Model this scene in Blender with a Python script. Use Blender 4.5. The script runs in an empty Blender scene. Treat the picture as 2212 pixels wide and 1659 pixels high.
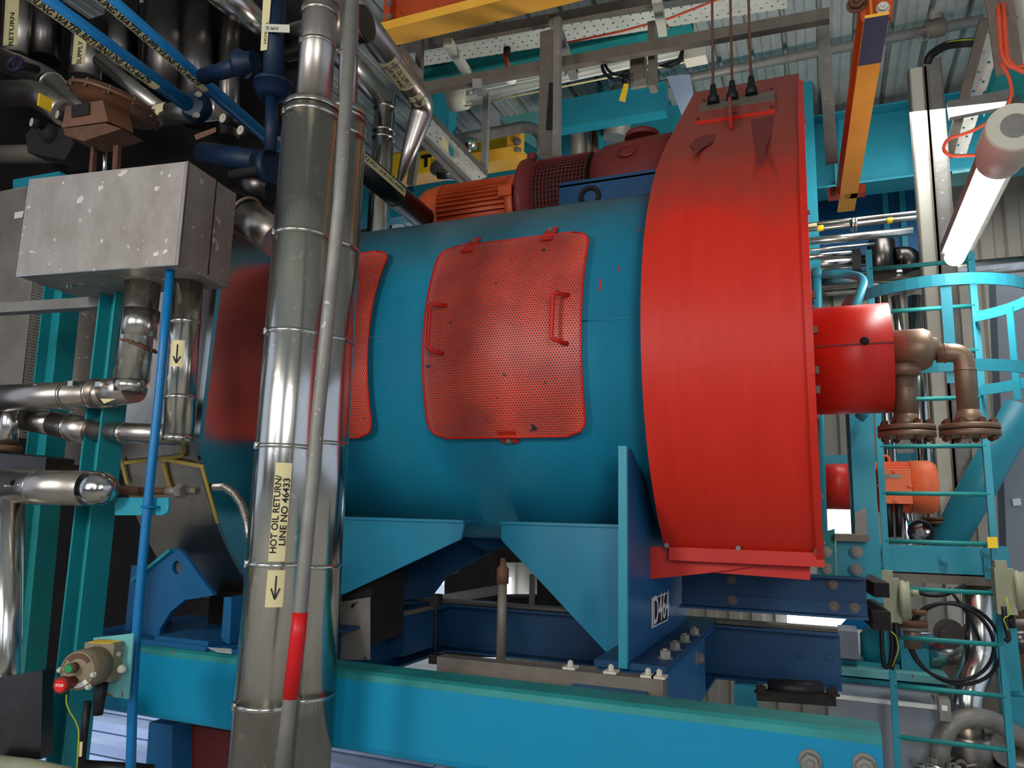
import bpy, math, random
import numpy as np
from mathutils import Vector, Matrix
from mathutils.geometry import tessellate_polygon
random.seed(7)
S = bpy.context.scene
C = S.collection
# ------------------------------------------------------------------ camera
F_PX = 1633.0; PPX, PPY = 1106.0, 829.5
up = Vector((224, -9732, 1633)).normalized()          # world Z in camera axes (x right, y down, z ahead)
lf = Vector((-4006, 182, 1633)); lf = (lf - up*lf.dot(up)).normalized()
XC = -lf; YC = up.cross(XC)
if YC.z < 0: YC = -YC
M3 = Matrix((XC, YC, up))                              # camera axes -> world
cam_d = bpy.data.cameras.new('camera'); cam = bpy.data.objects.new('camera', cam_d); C.objects.link(cam)
cam_d.sensor_fit = 'HORIZONTAL'; cam_d.sensor_width = 36; cam_d.lens = F_PX/2212*36
cam_d.clip_start = 0.05; cam_d.clip_end = 200
R = M3 @ Matrix(((1,0,0),(0,-1,0),(0,0,-1)))
cam.matrix_world = R.to_4x4()
S.camera = cam
def ray(px, py): return M3 @ Vector(((px-PPX)/F_PX, (py-PPY)/F_PX, 1.0))
def Y(px, py, y): r = ray(px, py); return r*(y/r.y)
def X(px, py, x): r = ray(px, py); return r*(x/r.x)
def Z(px, py, z): r = ray(px, py); return r*(z/r.z)
def CY(px, py, r, cy=3.53, cz=.68):                    # on a cylinder whose axis runs along X
    d = ray(px, py); a = d.y**2+d.z**2; b = -(d.y*cy+d.z*cz); c = cy*cy+cz*cz-r*r
    q = b*b-a*c
    t = (-b-math.sqrt(max(q,0)))/a
    return d*t
def W(px_w, y, px=1500, py=700): return px_w*y/ray(px, py).y/F_PX       # pixel width -> metres at depth y
# ------------------------------------------------------------------ world, lights, exposure
S.view_settings.view_transform = 'Standard'; S.view_settings.look = 'None'
S.view_settings.gamma = 1; S.view_settings.use_curve_mapping = False
S.view_settings.exposure = 0.1
wd = bpy.data.worlds.new('world'); S.world = wd; wd.use_nodes = True
bg = wd.node_tree.nodes['Background']; bg.inputs[0].default_value = (.62,.74,.95,1); bg.inputs[1].default_value = 0.8
def area(loc, target, sx, sy, power, col=(1,1,1)):
    d = bpy.data.lights.new('area', 'AREA'); d.shape = 'RECTANGLE'; d.size = sx; d.size_y = sy
    d.energy = power; d.color = col
    o = bpy.data.objects.new('area', d); C.objects.link(o); o.location = loc
    o.rotation_euler = (Vector(target)-Vector(loc)).to_track_quat('-Z', 'Y').to_euler(); return o
area((-2.6, -2.4, 1.3), (-1.0, 3.5, 1.1), .8, .8, 84, (1, .95, .88))
area((1.7, -2.4, 1.2), (.3, 4.5, 1.6), 1.2, 1.2, 70, (1, .96, .9))
area((1.4, 6.6, 3.3), (1.2, 8.2, 0), 2.0, 1.0, 75, (.93, .97, 1))
area((-4.4, 3.4, -.75), (-4.2, 4.0, -1.5), 1.2, .6, 11, (.8, .88, 1))  # added lamp without a fixture, stands in for daylight on the pale deck
area((-.5, 5.3, 1.6), (-2.2, 6.8, 2.9), .7, .5, 42, (1, .97, .92))  # added hidden lamp without a fixture, brightens the far yellow beam
# ------------------------------------------------------------------ materials
def nt(name):
    m = bpy.data.materials.new(name); m.use_nodes = True
    return m, m.node_tree.nodes, m.node_tree.links, m.node_tree.nodes['Principled BSDF']
def lin(c): return tuple((v/255/12.92 if v/255 <= .04045 else ((v/255+.055)/1.055)**2.4) for v in c)
def mat(name, c, rough=.5, metal=0, c2=None, amt=.5, scale=3, stretch=(1,1,1), spots=None, sp_scale=14, sp_th=.68, bump=.0, emit=None, rvar=.12, dust=None):
    m, N, L, B = nt(name)
    c = lin(c)+(1,); c2 = (lin(c2)+(1,)) if c2 else tuple(v*.72 for v in c[:3])+(1,)
    tc = N.new('ShaderNodeTexCoord'); mp = N.new('ShaderNodeMapping'); mp.inputs['Scale'].default_value = stretch
    L.new(tc.outputs['Object'], mp.inputs['Vector'])
    n = N.new('ShaderNodeTexNoise'); n.inputs['Scale'].default_value = scale; n.inputs['Detail'].default_value = 6; n.inputs['Roughness'].default_value = .65
    L.new(mp.outputs[0], n.inputs['Vector'])
    r = N.new('ShaderNodeValToRGB'); r.color_ramp.elements[0].position = .35; r.color_ramp.elements[1].position = .72
    r.color_ramp.elements[0].color = (0,0,0,1); r.color_ramp.elements[1].color = (amt,amt,amt,1)
    L.new(n.outputs['Fac'], r.inputs[0])
    mx = N.new('ShaderNodeMixRGB'); mx.inputs[1].default_value = c; mx.inputs[2].default_value = c2
    L.new(r.outputs[0], mx.inputs[0]); out = mx.outputs[0]
    if spots:
        n2 = N.new('ShaderNodeTexNoise'); n2.inputs['Scale'].default_value = sp_scale; n2.inputs['Detail'].default_value = 3
        L.new(tc.outputs['Object'], n2.inputs['Vector'])
        r2 = N.new('ShaderNodeValToRGB'); r2.color_ramp.elements[0].position = sp_th; r2.color_ramp.elements[1].position = sp_th+.02
        L.new(n2.outputs['Fac'], r2.inputs[0])
        m2 = N.new('ShaderNodeMixRGB'); m2.inputs[2].default_value = lin(spots)+(1,)
        L.new(r2.outputs[0], m2.inputs[0]); L.new(out, m2.inputs[1]); out = m2.outputs[0]
    if dust:
        g = N.new('ShaderNodeNewGeometry'); sx = N.new('ShaderNodeSeparateXYZ'); L.new(g.outputs['Normal'], sx.inputs[0])
        ad = N.new('ShaderNodeMath'); ad.operation = 'MULTIPLY_ADD'; ad.inputs[1].default_value = .5; L.new(n.outputs['Fac'], ad.inputs[0]); L.new(sx.outputs['Z'], ad.inputs[2])
        r3 = N.new('ShaderNodeValToRGB'); r3.color_ramp.elements[0].position = .55; r3.color_ramp.elements[1].position = 1.15; r3.color_ramp.elements[1].color = (.8,.8,.8,1); L.new(ad.outputs[0], r3.inputs[0])
        m3 = N.new('ShaderNodeMixRGB'); m3.inputs[2].default_value = lin(dust)+(1,); L.new(r3.outputs[0], m3.inputs[0]); L.new(out, m3.inputs[1]); out = m3.outputs[0]
    L.new(out, B.inputs['Base Color'])
    mr = N.new('ShaderNodeMath'); mr.operation = 'MULTIPLY_ADD'; mr.inputs[1].default_value = rvar*2; mr.inputs[2].default_value = max(rough-rvar, .02)
    L.new(n.outputs['Fac'], mr.inputs[0]); L.new(mr.outputs[0], B.inputs['Roughness'])
    B.inputs['Metallic'].default_value = metal
    if not metal: B.inputs['Specular IOR Level'].default_value = .32
    if bump:
        b = N.new('ShaderNodeBump'); b.inputs['Strength'].default_value = bump; b.inputs['Distance'].default_value = .01
        L.new(n.outputs['Fac'], b.inputs['Height']); L.new(b.outputs[0], B.inputs['Normal'])
    if emit:
        B.inputs['Emission Color'].default_value = lin(emit[:3])+(1,); B.inputs['Emission Strength'].default_value = emit[3]
    return m
M = {}
M['drum'] = mat('drum_blue_paint', (30,134,164), .36, 0, (18,100,132), .55, 1.6, (1,1,1), (120,150,150), 40, .79, .02, dust=(66,92,92))
M['blue'] = mat('blue_paint', (24,92,138), .42, 0, (16,66,106), .5, 3, spots=(60,50,50), sp_scale=30, sp_th=.76)
M['navy'] = mat('dark_blue_paint', (20,68,106), .45, 0, (14,46,76), .5, 3)
M['pipeblue'] = mat('bright_blue_paint', (14,116,172), .35, 0, (12,80,140), .5, 6, bump=.05)
M['valveblue'] = mat('valve_blue_paint', (9,34,62), .5, 0, (6,22,38), .5, 6)
M['teal'] = mat('teal_paint', (44,146,164), .42, 0, (32,114,132), .5, 2.5, spots=(96,74,66), sp_scale=22, sp_th=.78)
M['beam'] = mat('beam_teal_paint', (6,136,172), .42, 0, (8,118,156), .6, 1.2, spots=(20,60,66), sp_scale=34, sp_th=.79)
M['green'] = mat('aged_teal_paint', (34,136,132), .55, 0, (24,98,98), .6, 5, spots=(120,82,66), sp_scale=18, sp_th=.74)
M['postteal'] = mat('post_teal_paint', (30,140,146), .42, 0, (18,96,104), .6, 3, (1,1,.3))
M['paleteal'] = mat('pale_teal_paint', (110,176,176), .5, 0, (86,150,152), .5, 5, spots=(120,96,60), sp_scale=16, sp_th=.66)
def red_mat():
    m, N, L, B = nt('red_guard_paint')
    tc = N.new('ShaderNodeTexCoord'); mp = N.new('ShaderNodeMapping'); mp.inputs['Scale'].default_value = (14, 2, 1.2)
    L.new(tc.outputs['Object'], mp.inputs['Vector'])
    n = N.new('ShaderNodeTexNoise'); n.inputs['Scale'].default_value = 2.0; n.inputs['Detail'].default_value = 7
    L.new(mp.outputs[0], n.inputs['Vector'])
    r = N.new('ShaderNodeValToRGB'); r.color_ramp.elements[0].color = lin((210,48,30))+(1,); r.color_ramp.elements[1].color = lin((188,34,22))+(1,)
    L.new(n.outputs['Fac'], r.inputs[0])
    # settled dust on surfaces that face upwards
    g = N.new('ShaderNodeNewGeometry'); sx = N.new('ShaderNodeSeparateXYZ'); L.new(g.outputs['Normal'], sx.inputs[0])
    n2 = N.new('ShaderNodeTexNoise'); n2.inputs['Scale'].default_value = 3.5; n2.inputs['Detail'].default_value = 8
    L.new(tc.outputs['Object'], n2.inputs['Vector'])
    ad = N.new('ShaderNodeMath'); ad.operation = 'MULTIPLY_ADD'; ad.inputs[1].default_value = .5; L.new(n2.outputs['Fac'], ad.inputs[0]); L.new(sx.outputs['Z'], ad.inputs[2])
    r2 = N.new('ShaderNodeValToRGB'); r2.color_ramp.elements[0].position = .62; r2.color_ramp.elements[1].position = .95
    r2.color_ramp.elements[1].color = (.86,.86,.86,1); L.new(ad.outputs[0], r2.inputs[0])
    mx = N.new('ShaderNodeMixRGB'); mx.inputs[2].default_value = lin((128,58,46))+(1,); L.new(r2.outputs[0], mx.inputs[0]); L.new(r.outputs[0], mx.inputs[1])
    L.new(mx.outputs[0], B.inputs['Base Color']); B.inputs['Roughness'].default_value = .46; B.inputs['Specular IOR Level'].default_value = .25
    return m
M['red'] = red_mat()
M['red2'] = mat('red_paint', (202,40,26), .42, 0, (166,26,20), .5, 4, spots=(60,26,24), sp_scale=16, sp_th=.72)
M['darkred'] = mat('dusty_dark_red_paint', (112,40,36), .55, 0, (82,30,28), .5, 6)
M['orange'] = mat('orange_motor_paint', (184,76,36), .42, 0, (160,52,20), .6, 7, spots=(60,24,16), sp_scale=22, sp_th=.72)
M['orange2'] = mat('pale_orange_motor_paint', (238,116,70), .5, 0, (220,96,54), .4, 5)
M['yellow'] = mat('yellow_paint', (250,184,66), .42, 0, (212,132,34), .4, 3, (1,1,1), (70,46,20), 40, .79)
M['yelloworange'] = mat('orange_yellow_paint', (210,116,34), .45, 0, (186,96,30), .5, 3)
M['brightyellow'] = mat('bright_yellow_plastic', (244,200,40), .5, 0, (230,170,30), .4, 6)
M['slate'] = mat('slate_blue_tape', (72,76,104), .55, 0, (58,60,84), .4, 6)
M['steel'] = mat('stainless_cladding', (222,218,208), .22, 1, (176,170,160), .7, 5, (1,1,.35), (232,228,218), 26, .66, rvar=.14)
M['steeld'] = mat('dull_stainless_cladding', (196,186,176), .34, 1, (140,130,120), .7, 4, (1,1,.3), (70,62,56), 12, .74)
M['mirror'] = mat('polished_stainless', (206,202,194), .17, 1, (150,146,140), .5, 3, rvar=.05)
M['boxsteel'] = mat('stained_stainless_sheet', (158,150,142), .48, .45, (118,108,100), .8, 5, (1.5,1.5,.8), (200,190,182), 26, .66, rvar=.1)
M['darksteel'] = mat('dark_stainless', (96,90,86), .32, 1, (52,46,44), .7, 4)
M['galv'] = mat('galvanised_steel', (138,134,126), .55, .35, (104,100,94), .7, 9, spots=(168,164,156), sp_scale=36, sp_th=.68)
M['galvd'] = mat('weathered_galvanised_steel', (118,108,96), .6, .25, (88,80,70), .7, 8)
M['deck'] = mat('galvanised_decking', (176,180,176), .6, .05, (138,146,140), .8, 6, (1,.5,1))
M['tray'] = None
M['rust'] = mat('rusty_steel', (104,70,48), .7, .2, (70,44,30), .7, 14, bump=.15)
M['brass'] = mat('aged_bronze_pipe', (140,120,98), .48, .55, (104,78,62), .8, 6, rvar=.1)
M['brown'] = mat('brown_actuator_enamel', (120,80,54), .45, .1, (78,50,34), .7, 5)
M['black'] = mat('black_rubber', (22,22,24), .5)
M['dark'] = mat('dark_grime_and_shade', (34,28,26), .8, 0, (18,14,14), .6, 3)  # dark parts, and the shade painted into gaps and openings
M['label'] = mat('cream_label', (216,202,152), .5, 0, (200,184,134), .4, 8)
M['ink'] = mat('black_ink', (24,22,22), .6)
M['white'] = mat('white_enamel', (226,226,220), .4, 0, (204,204,198), .3, 4)
M['cream'] = mat('cream_plastic', (200,196,178), .45, 0, (178,170,150), .4, 6)
M['wall'] = mat('wall_cladding', (172,164,150), .7, 0, (148,140,128), .6, 1.5)
M['greywall'] = mat('grey_panel', (150,154,158), .6, 0, (132,136,140), .5, 1.2)
M['cabinet'] = mat('grey_cabinet_paint', (136,142,150), .5, 0, (122,128,136), .4, 2)
M['floor'] = mat('concrete_floor', (196,192,182), .75, 0, (160,154,144), .7, 2)
M['floorblue'] = mat('pale_grating', (176,190,214), .5, .2, (140,154,182), .5, 3)
M['sealant'] = mat('yellow_sealant', (176,150,70), .6, 0, (138,112,50), .6, 12)
M['boxtan'] = mat('tan_enclosure', (140,126,100), .5, .1, (106,92,72), .7, 9)
M['boxgreen'] = mat('grey_green_enclosure', (150,152,124), .5, 0, (122,124,100), .5, 8)
M['greenbtn'] = mat('green_button', (20,150,84), .4)
M['redbtn'] = mat('red_button', (220,30,30), .4)
M['redtape'] = mat('red_tape', (206,26,30), .4, 0, (180,18,22), .4, 8)
M['redbrown'] = mat('red_brown_stop_button', (112,34,26), .5)
M['cable'] = mat('orange_cable', (214,84,54), .5, 0, (190,66,44), .4, 8)
M['greenyellow'] = mat('green_yellow_wire', (170,180,50), .5)
M['purple'] = mat('dark_purple_wheel', (40,28,56), .5)
M['tube'] = mat('lit_fluorescent_tube', (255,255,255), .3, emit=(255,252,250,9))
M['tubeoff'] = mat('unlit_tube_cover', (206,210,200), .3, 0, (190,190,176), .4, 6)
M['gauge'] = mat('gauge_face', (190,180,160), .4)
M['daylight'] = mat('daylight_window', (235,242,255), .3, emit=(225,238,255,3.2))
def mesh_mat(name, c, pitch, rad, c2):
    m, N, L, B = nt(name)
    tc = N.new('ShaderNodeTexCoord'); sp = N.new('ShaderNodeSeparateXYZ'); L.new(tc.outputs['UV'], sp.inputs[0])
    def mth(op, a, b=None, c_=None):
        n = N.new('ShaderNodeMath'); n.operation = op
        for i, v in enumerate((a, b, c_)):
            if v is None: continue
            if isinstance(v, (int, float)): n.inputs[i].default_value = v
            else: L.new(v, n.inputs[i])
        return n.outputs[0]
    u = mth('DIVIDE', sp.outputs[0], pitch); v = mth('DIVIDE', sp.outputs[1], pitch*.866)
    def grid(du, dv):
        a = mth('SUBTRACT', mth('FRACT', mth('ADD', u, du)), .5)
        b = mth('MULTIPLY', mth('SUBTRACT', mth('FRACT', mth('ADD', mth('MULTIPLY', v, .5), dv)), .5), 1.732)
        return mth('SQRT', mth('ADD', mth('MULTIPLY', a, a), mth('MULTIPLY', b, b)))
    d = mth('MINIMUM', grid(0, 0), grid(.5, .5))
    hole = mth('LESS_THAN', d, rad)
    n = N.new('ShaderNodeTexNoise'); n.inputs['Scale'].default_value = 4; n.inputs['Detail'].default_value = 7; L.new(tc.outputs['Object'], n.inputs['Vector'])
    r = N.new('ShaderNodeValToRGB'); r.color_ramp.elements[0].position = .4; r.color_ramp.elements[1].position = .66
    r.color_ramp.elements[0].color = lin(c)+(1,); r.color_ramp.elements[1].color = lin(c2)+(1,); L.new(n.outputs['Fac'], r.inputs[0])
    n2 = N.new('ShaderNodeTexNoise'); n2.inputs['Scale'].default_value = 17; n2.inputs['Detail'].default_value = 4; L.new(tc.outputs['Object'], n2.inputs['Vector'])
    r2 = N.new('ShaderNodeValToRGB'); r2.color_ramp.elements[0].position = .69; r2.color_ramp.elements[1].position = .71; L.new(n2.outputs['Fac'], r2.inputs[0])
    mx = N.new('ShaderNodeMixRGB'); mx.inputs[2].default_value = lin((52,26,22))+(1,); L.new(r2.outputs[0], mx.inputs[0]); L.new(r.outputs[0], mx.inputs[1])
    L.new(mx.outputs[0], B.inputs['Base Color']); B.inputs['Roughness'].default_value = .45
    t = N.new('ShaderNodeBsdfTransparent'); ms = N.new('ShaderNodeMixShader'); L.new(hole, ms.inputs[0]); L.new(B.outputs[0], ms.inputs[1]); L.new(t.outputs[0], ms.inputs[2])
    L.new(ms.outputs[0], N['Material Output'].inputs[0]); return m
M['perf'] = mesh_mat('red_perforated_sheet', (222,74,46), .0115, .25, (176,54,38))
M['perfgrey'] = mesh_mat('grey_perforated_sheet', (150,144,134), .012, .26, (128,122,112))
M['tray'] = mesh_mat('white_perforated_tray', (206,204,192), .085, .11, (188,186,172))
# ------------------------------------------------------------------ mesh builder
class MB:
    def __init__(s): s.v = []; s.f = []; s.sm = []; s.uv = {}
    def add(s, vs, fs, sm=False):
        o = len(s.v); s.v += [Vector(v) for v in vs]
        for f in fs: s.f.append(tuple(i+o for i in f)); s.sm.append(sm)
        return s
    def box8(s, p):   # p: 4 bottom/front pts then 4 opposite
        return s.add(p, [(0,1,2,3),(7,6,5,4),(0,4,5,1),(1,5,6,2),(2,6,7,3),(3,7,4,0)])
    def box(s, a, b):
        x0,y0,z0 = a; x1,y1,z1 = b
        return s.box8([(x0,y0,z0),(x1,y0,z0),(x1,y1,z0),(x0,y1,z0),(x0,y0,z1),(x1,y0,z1),(x1,y1,z1),(x0,y1,z1)])
    def bar(s, p0, p1, w, h, up=(0,0,1)):   # rectangular bar, w across, h along up
        p0, p1 = Vector(p0), Vector(p1); d = (p1-p0).normalized(); u = Vector(up); u = (u-d*u.dot(d)).normalized(); r = d.cross(u)
        q = []
        for p in (p0, p1):
            q += [p-r*w/2-u*h/2, p+r*w/2-u*h/2, p+r*w/2+u*h/2, p-r*w/2+u*h/2]
        return s.box8(q)
    def prism(s, pts, vec, holes=()):
        pts = [Vector(p) for p in pts]; vec = Vector(vec); holes = [[Vector(p) for p in h] for h in holes]
        loops = [pts]+holes; allp = [p for l in loops for p in l]; n = len(allp)
        tri = tessellate_polygon(loops)
        s.add(allp+[p+vec for p in allp], [tuple(t) for t in tri]+[tuple(i+n for i in reversed(t)) for t in tri])
        fs = []; o = 0
        for l in loops:
            k = len(l)
            for i in range(k):
                a, b = o+i, o+(i+1) % k; fs.append((a, b, b+n, a+n))
            o += k
        base = len(s.v)-2*n
        for f in fs: s.f.append(tuple(i+base for i in f)); s.sm.append(False)
        return s
    def sweep(s, path, prof, up=(0,0,1), closed_caps=True):  # profile [(a,b)] in (side, up) swept along straight p0->p1
        p0, p1 = map(Vector, path); d = (p1-p0).normalized(); u = Vector(up); u = (u-d*u.dot(d)).normalized(); r = d.cross(u)
        pts = [p0+r*a+u*b for a, b in prof]
        return s.prism(pts, p1-p0)
    def tube(s, path, r, seg=16, bend=None, caps=True, r2=None):
        path = [Vector(p) for p in path]
        if bend and len(path) > 2:
            out = [path[0]]
            for i in range(1, len(path)-1):
                p, a, b = path[i], path[i-1], path[i+1]
                da, db = (a-p), (b-p); t = min(bend, da.length*.49, db.length*.49); da.normalize(); db.normalize()
                A, B_ = p+da*t, p+db*t
                for k in range(7):
                    w = k/6; out.append(A.lerp(p, w).lerp(p.lerp(B_, w), w))
            out.append(path[-1]); path = out
        n = len(path); T = []
        for i in range(n):
            d = (path[min(i+1, n-1)]-path[max(i-1, 0)]); T.append(d.normalized() if d.length > 1e-9 else Vector((0,0,1)))
        u = T[0].orthogonal().normalized(); vs = []; fs = []
        for i in range(n):
            u = (u-T[i]*u.dot(T[i])).normalized(); w = T[i].cross(u)
            rr = r if not isinstance(r, (list, tuple)) else r[i]
            if r2 is not None: rr = r+(r2-r)*i/(n-1)
            for k in range(seg):
                a = 2*math.pi*k/seg; vs.append(path[i]+(u*math.cos(a)+w*math.sin(a))*rr)
        for i in range(n-1):
            for k in range(seg):
                a = i*seg+k; b = i*seg+(k+1) % seg; fs.append((a, b, b+seg, a+seg))
        s.add(vs, fs, True)
        if caps:
            o = len(s.v)-n*seg
            s.f.append(tuple(o+k for k in reversed(range(seg)))); s.sm.append(False)
            s.f.append(tuple(o+(n-1)*seg+k for k in range(seg))); s.sm.append(False)
        return s
    def lathe(s, p, d, prof, seg=24, smooth=True):  # prof [(t,r)] along direction d from p
        p = Vector(p); d = Vector(d).normalized(); u = d.orthogonal().normalized(); w = d.cross(u); vs = []; fs = []
        for t, r in prof:
            for k in range(seg):
                a = 2*math.pi*k/seg; vs.append(p+d*t+(u*math.cos(a)+w*math.sin(a))*max(r, 1e-4))
        n = len(prof)
        for i in range(n-1):
            flat = abs(prof[i][0]-prof[i+1][0]) < 1e-6
            for k in range(seg):
                a = i*seg+k; b = i*seg+(k+1) % seg
        o = len(s.v)
        s.v += vs
        for i in range(n-1):
            flat = abs(prof[i+1][0]-prof[i][0]) < .15*abs(prof[i+1][1]-prof[i][1])
            for k in range(seg):
                a = o+i*seg+k; b = o+i*seg+(k+1) % seg
                s.f.append((a, b, b+seg, a+seg)); s.sm.append(smooth and not flat)
        if prof[0][1] > 1e-3: s.f.append(tuple(o+k for k in reversed(range(seg)))); s.sm.append(False)
        if prof[-1][1] > 1e-3: s.f.append(tuple(o+(n-1)*seg+k for k in range(seg))); s.sm.append(False)
        return s
    def cyl(s, p0, p1, r, seg=20): p0 = Vector(p0); p1 = Vector(p1); d = p1-p0; return s.lathe(p0, d, [(0, r), (d.length, r)], seg)
    def sphere(s, p, r, seg=14):
        return s.lathe(Vector(p)-Vector((0,0,r)), (0,0,1), [(r-r*math.cos(math.pi*i/8), r*math.sin(math.pi*i/8)) for i in range(9)], seg)
    def torus(s, p, d, R_, r, seg=32, a0=0, a1=360, ax=None, k=8):
        p = Vector(p); d = Vector(d).normalized(); u = Vector(ax).normalized() if ax else d.orthogonal().normalized(); w = d.cross(u)
        full = abs(a1-a0) >= 360
        pts = [p+(u*math.cos(math.radians(a0+(a1-a0)*i/seg))+w*math.sin(math.radians(a0+(a1-a0)*i/seg)))*R_ for i in range(seg+1)]
        return s.tube(pts, r, k, caps=not full)
    def band(s, p, d, r, w=.012, t=.003, seg=28):
        return s.lathe(Vector(p)-Vector(d).normalized()*w/2, d, [(0, r*.97), (0, r+t), (w, r+t), (w, r*.97)], seg)
    def hexb(s, p, d, r=.015, h=.012, washer=True):
        d = Vector(d).normalized(); p = Vector(p)
        if washer: s.lathe(p, d, [(0, r*1.35), (r*.2, r*1.35)], 14)
        s.lathe(p+d*r*.2*washer, d, [(0, r), (h, r), (h+.0005, r*.5), (h+r*.35, r*.45)], 6, False); return s
    def ibeam(s, p0, p1, h, w, tf=.012, tw=.009, up=(0,0,1)):
        a, b = w/2, h/2; t = tw/2
        return s.sweep((p0, p1), [(-a,-b),(a,-b),(a,-b+tf),(t,-b+tf),(t,b-tf),(a,b-tf),(a,b),(-a,b),(-a,b-tf),(-t,b-tf),(-t,-b+tf),(-a,-b+tf)], up)
    def channel(s, p0, p1, h, w, t=.009, up=(0,0,1), lip=0):   # web on side a=0, flanges run to a=w
        b = h/2
        if lip: pr = [(0,-b),(w,-b),(w,-b+lip),(w-t,-b+lip),(w-t,-b+t),(t,-b+t),(t,b-t),(w-t,b-t),(w-t,b-lip),(w,b-lip),(w,b),(0,b)]
        else: pr = [(0,-b),(w,-b),(w,-b+t),(t,-b+t),(t,b-t),(w,b-t),(w,b),(0,b)]
        return s.sweep((p0, p1), pr, up)
    def patch(s, p, d, r, u0, u1, a0, a1, ref, t=.0008, n=14):  # curved label on cylinder, ref = direction of angle 0
        d = Vector(d).normalized(); ref = Vector(ref); ref = (ref-d*ref.dot(d)).normalized(); w = d.cross(ref); p = Vector(p); vs = []; fs = []
        for u_ in (u0, u1):
            for i in range(n+1):
                a = math.radians(a0+(a1-a0)*i/n); vs.append(p+d*u_+(ref*math.cos(a)+w*math.sin(a))*(r+t))
        for i in range(n): fs.append((i, i+1, n+2+i, n+1+i))
        return s.add(vs, fs, True)
    def text(s, txt, fn, size, align='LEFT', bold=0, spacing=1.0, width=None):
        cu = bpy.data.curves.new('t', 'FONT'); cu.body = txt; cu.size = size; cu.align_x = align; cu.space_character = spacing
        cu.align_y = 'CENTER'; cu.offset = bold; cu.resolution_u = 3
        o = bpy.data.objects.new('t', cu); C.objects.link(o); bpy.context.view_layer.update()
        me = bpy.data.meshes.new_from_object(o); k = 1.0
        if width:
            xs = [v.co.x for v in me.vertices]; k = width/max(max(xs)-min(xs), 1e-6)
        import bmesh
        bm = bmesh.new(); bm.from_mesh(me); st = size*.09
        for i in range(-8, 9):
            bmesh.ops.bisect_plane(bm, geom=bm.verts[:]+bm.edges[:]+bm.faces[:], plane_co=(0, i*st, 0), plane_no=(0, 1, 0))
        bm.verts.index_update(); vs = [fn(v.co.x*k, v.co.y) for v in bm.verts]; s.add(vs, [tuple(v.index for v in f.verts) for f in bm.faces]); bm.free()
        bpy.data.objects.remove(o); bpy.data.meshes.remove(me); bpy.data.curves.remove(cu); return s
def flat(o, ex, ey): o, ex, ey = Vector(o), Vector(ex).normalized(), Vector(ey).normalized(); return lambda x, y: o+ex*x+ey*y
def wrap(p, d, r, ref, a0=0, t=.0016):   # x along axis d, y around
    d = Vector(d).normalized(); ref = Vector(ref); ref = (ref-d*ref.dot(d)).normalized(); w = d.cross(ref); p = Vector(p)
    def fn(x, y):
        a = math.radians(a0)+y/r; return p+d*x+(ref*math.cos(a)+w*math.sin(a))*(r+t)
    return fn
def mesh_obj(name, mb, m, org, bev=0):
    me = bpy.data.meshes.new(name); me.from_pydata([tuple(v-org) for v in mb.v], [], mb.f)
    me.polygons.foreach_set('use_smooth', mb.sm)
    if mb.uv:
        uv = me.uv_layers.new(name='UVMap')
        for l in me.loops: uv.data[l.index].uv = mb.uv.get(l.vertex_index, (0, 0))
    me.materials.append(M[m]); me.update()
    o = bpy.data.objects.new(name, me); C.objects.link(o)
    if bev:
        b = o.modifiers.new('bevel', 'BEVEL'); b.width = bev; b.segments = 2; b.limit_method = 'ANGLE'; b.angle_limit = .7
    return o
def T(name, label, cat, parts, group=None, kind=None, bev=0):
    """parts: (name, MB, material[, label][, subparts list]); a single part named None makes the thing itself one mesh"""
    allv = []
    def walk(ps):
        for p in ps:
            allv.extend(p[1].v)
            for e in p[3:]:
                if isinstance(e, list): walk(e)
    walk(parts)
    lo = [min(v[i] for v in allv) for i in range(3)]; hi = [max(v[i] for v in allv) for i in range(3)]
    org = Vector(((lo[0]+hi[0])/2, (lo[1]+hi[1])/2, lo[2]))
    if len(parts) == 1 and parts[0][0] is None:
        root = mesh_obj(name, parts[0][1], parts[0][2], org, bev); root.location = org
    else:
        root = bpy.data.objects.new(name, None); root.empty_display_size = .05; C.objects.link(root); root.location = org
        def mk(ps, par):
            for p in ps:
                o = mesh_obj(p[0], p[1], p[2], org, bev); o.parent = par
                if par is not root: pass
                for e in p[3:]:
                    if isinstance(e, list): mk(e, o)
                    elif isinstance(e, str): o['label'] = e
        mk(parts, root)
    if kind: root['kind'] = kind
    if kind == 'structure': return root
    root['label'] = label; root['category'] = cat
    if group: root['group'] = group
    return root
def ST(name, mb, m): return T(name, None, None, [(None, mb, m)], kind='structure')
# ------------------------------------------------------------------ setting
DZ = 4.35
b = MB()
b.box((-9, -9, -2.35), (9, 11, -2.25)); ST('floor', b, 'floor')
b = MB(); n = 76; x0 = -6.5; pw = .3   # ribbed galvanised decking, ribs along Y
prof = []
for i in range(48):
    xx = x0+i*pw; prof += [(xx, 0), (xx+.012, .07), (xx+.038, .07), (xx+.05, 0), (xx+.12, 0), (xx+.13, -.014), (xx+.14, 0), (xx+.2, 0), (xx+.21, -.014), (xx+.22, 0)]
vs = [(a, yy, DZ+h) for yy in (-6, 11) for a, h in prof]; k = len(prof)
b.add(vs, [(i, i+1, i+1+k, i+k) for i in range(k-1)])
b.add([(x0, -6, DZ+.16), (8, -6, DZ+.16), (8, 11, DZ+.16), (x0, 11, DZ+.16)], [(0,1,2,3)])
ST('ceiling', b, 'deck')
b = MB()     # ribbed far wall
prof = []
for i in range(44):
    xx = -4+i*.26; prof += [(xx, 0), (xx+.03, -.05), (xx+.15, -.05), (xx+.18, 0)]
k = len(prof); b.add([(a, 9.6+h, z) for z in (-2.25, 4.6) for a, h in prof], [(i, i+1, i+1+k, i+k) for i in range(k-1)])
ST('wall_far', b, 'wall')
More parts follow.
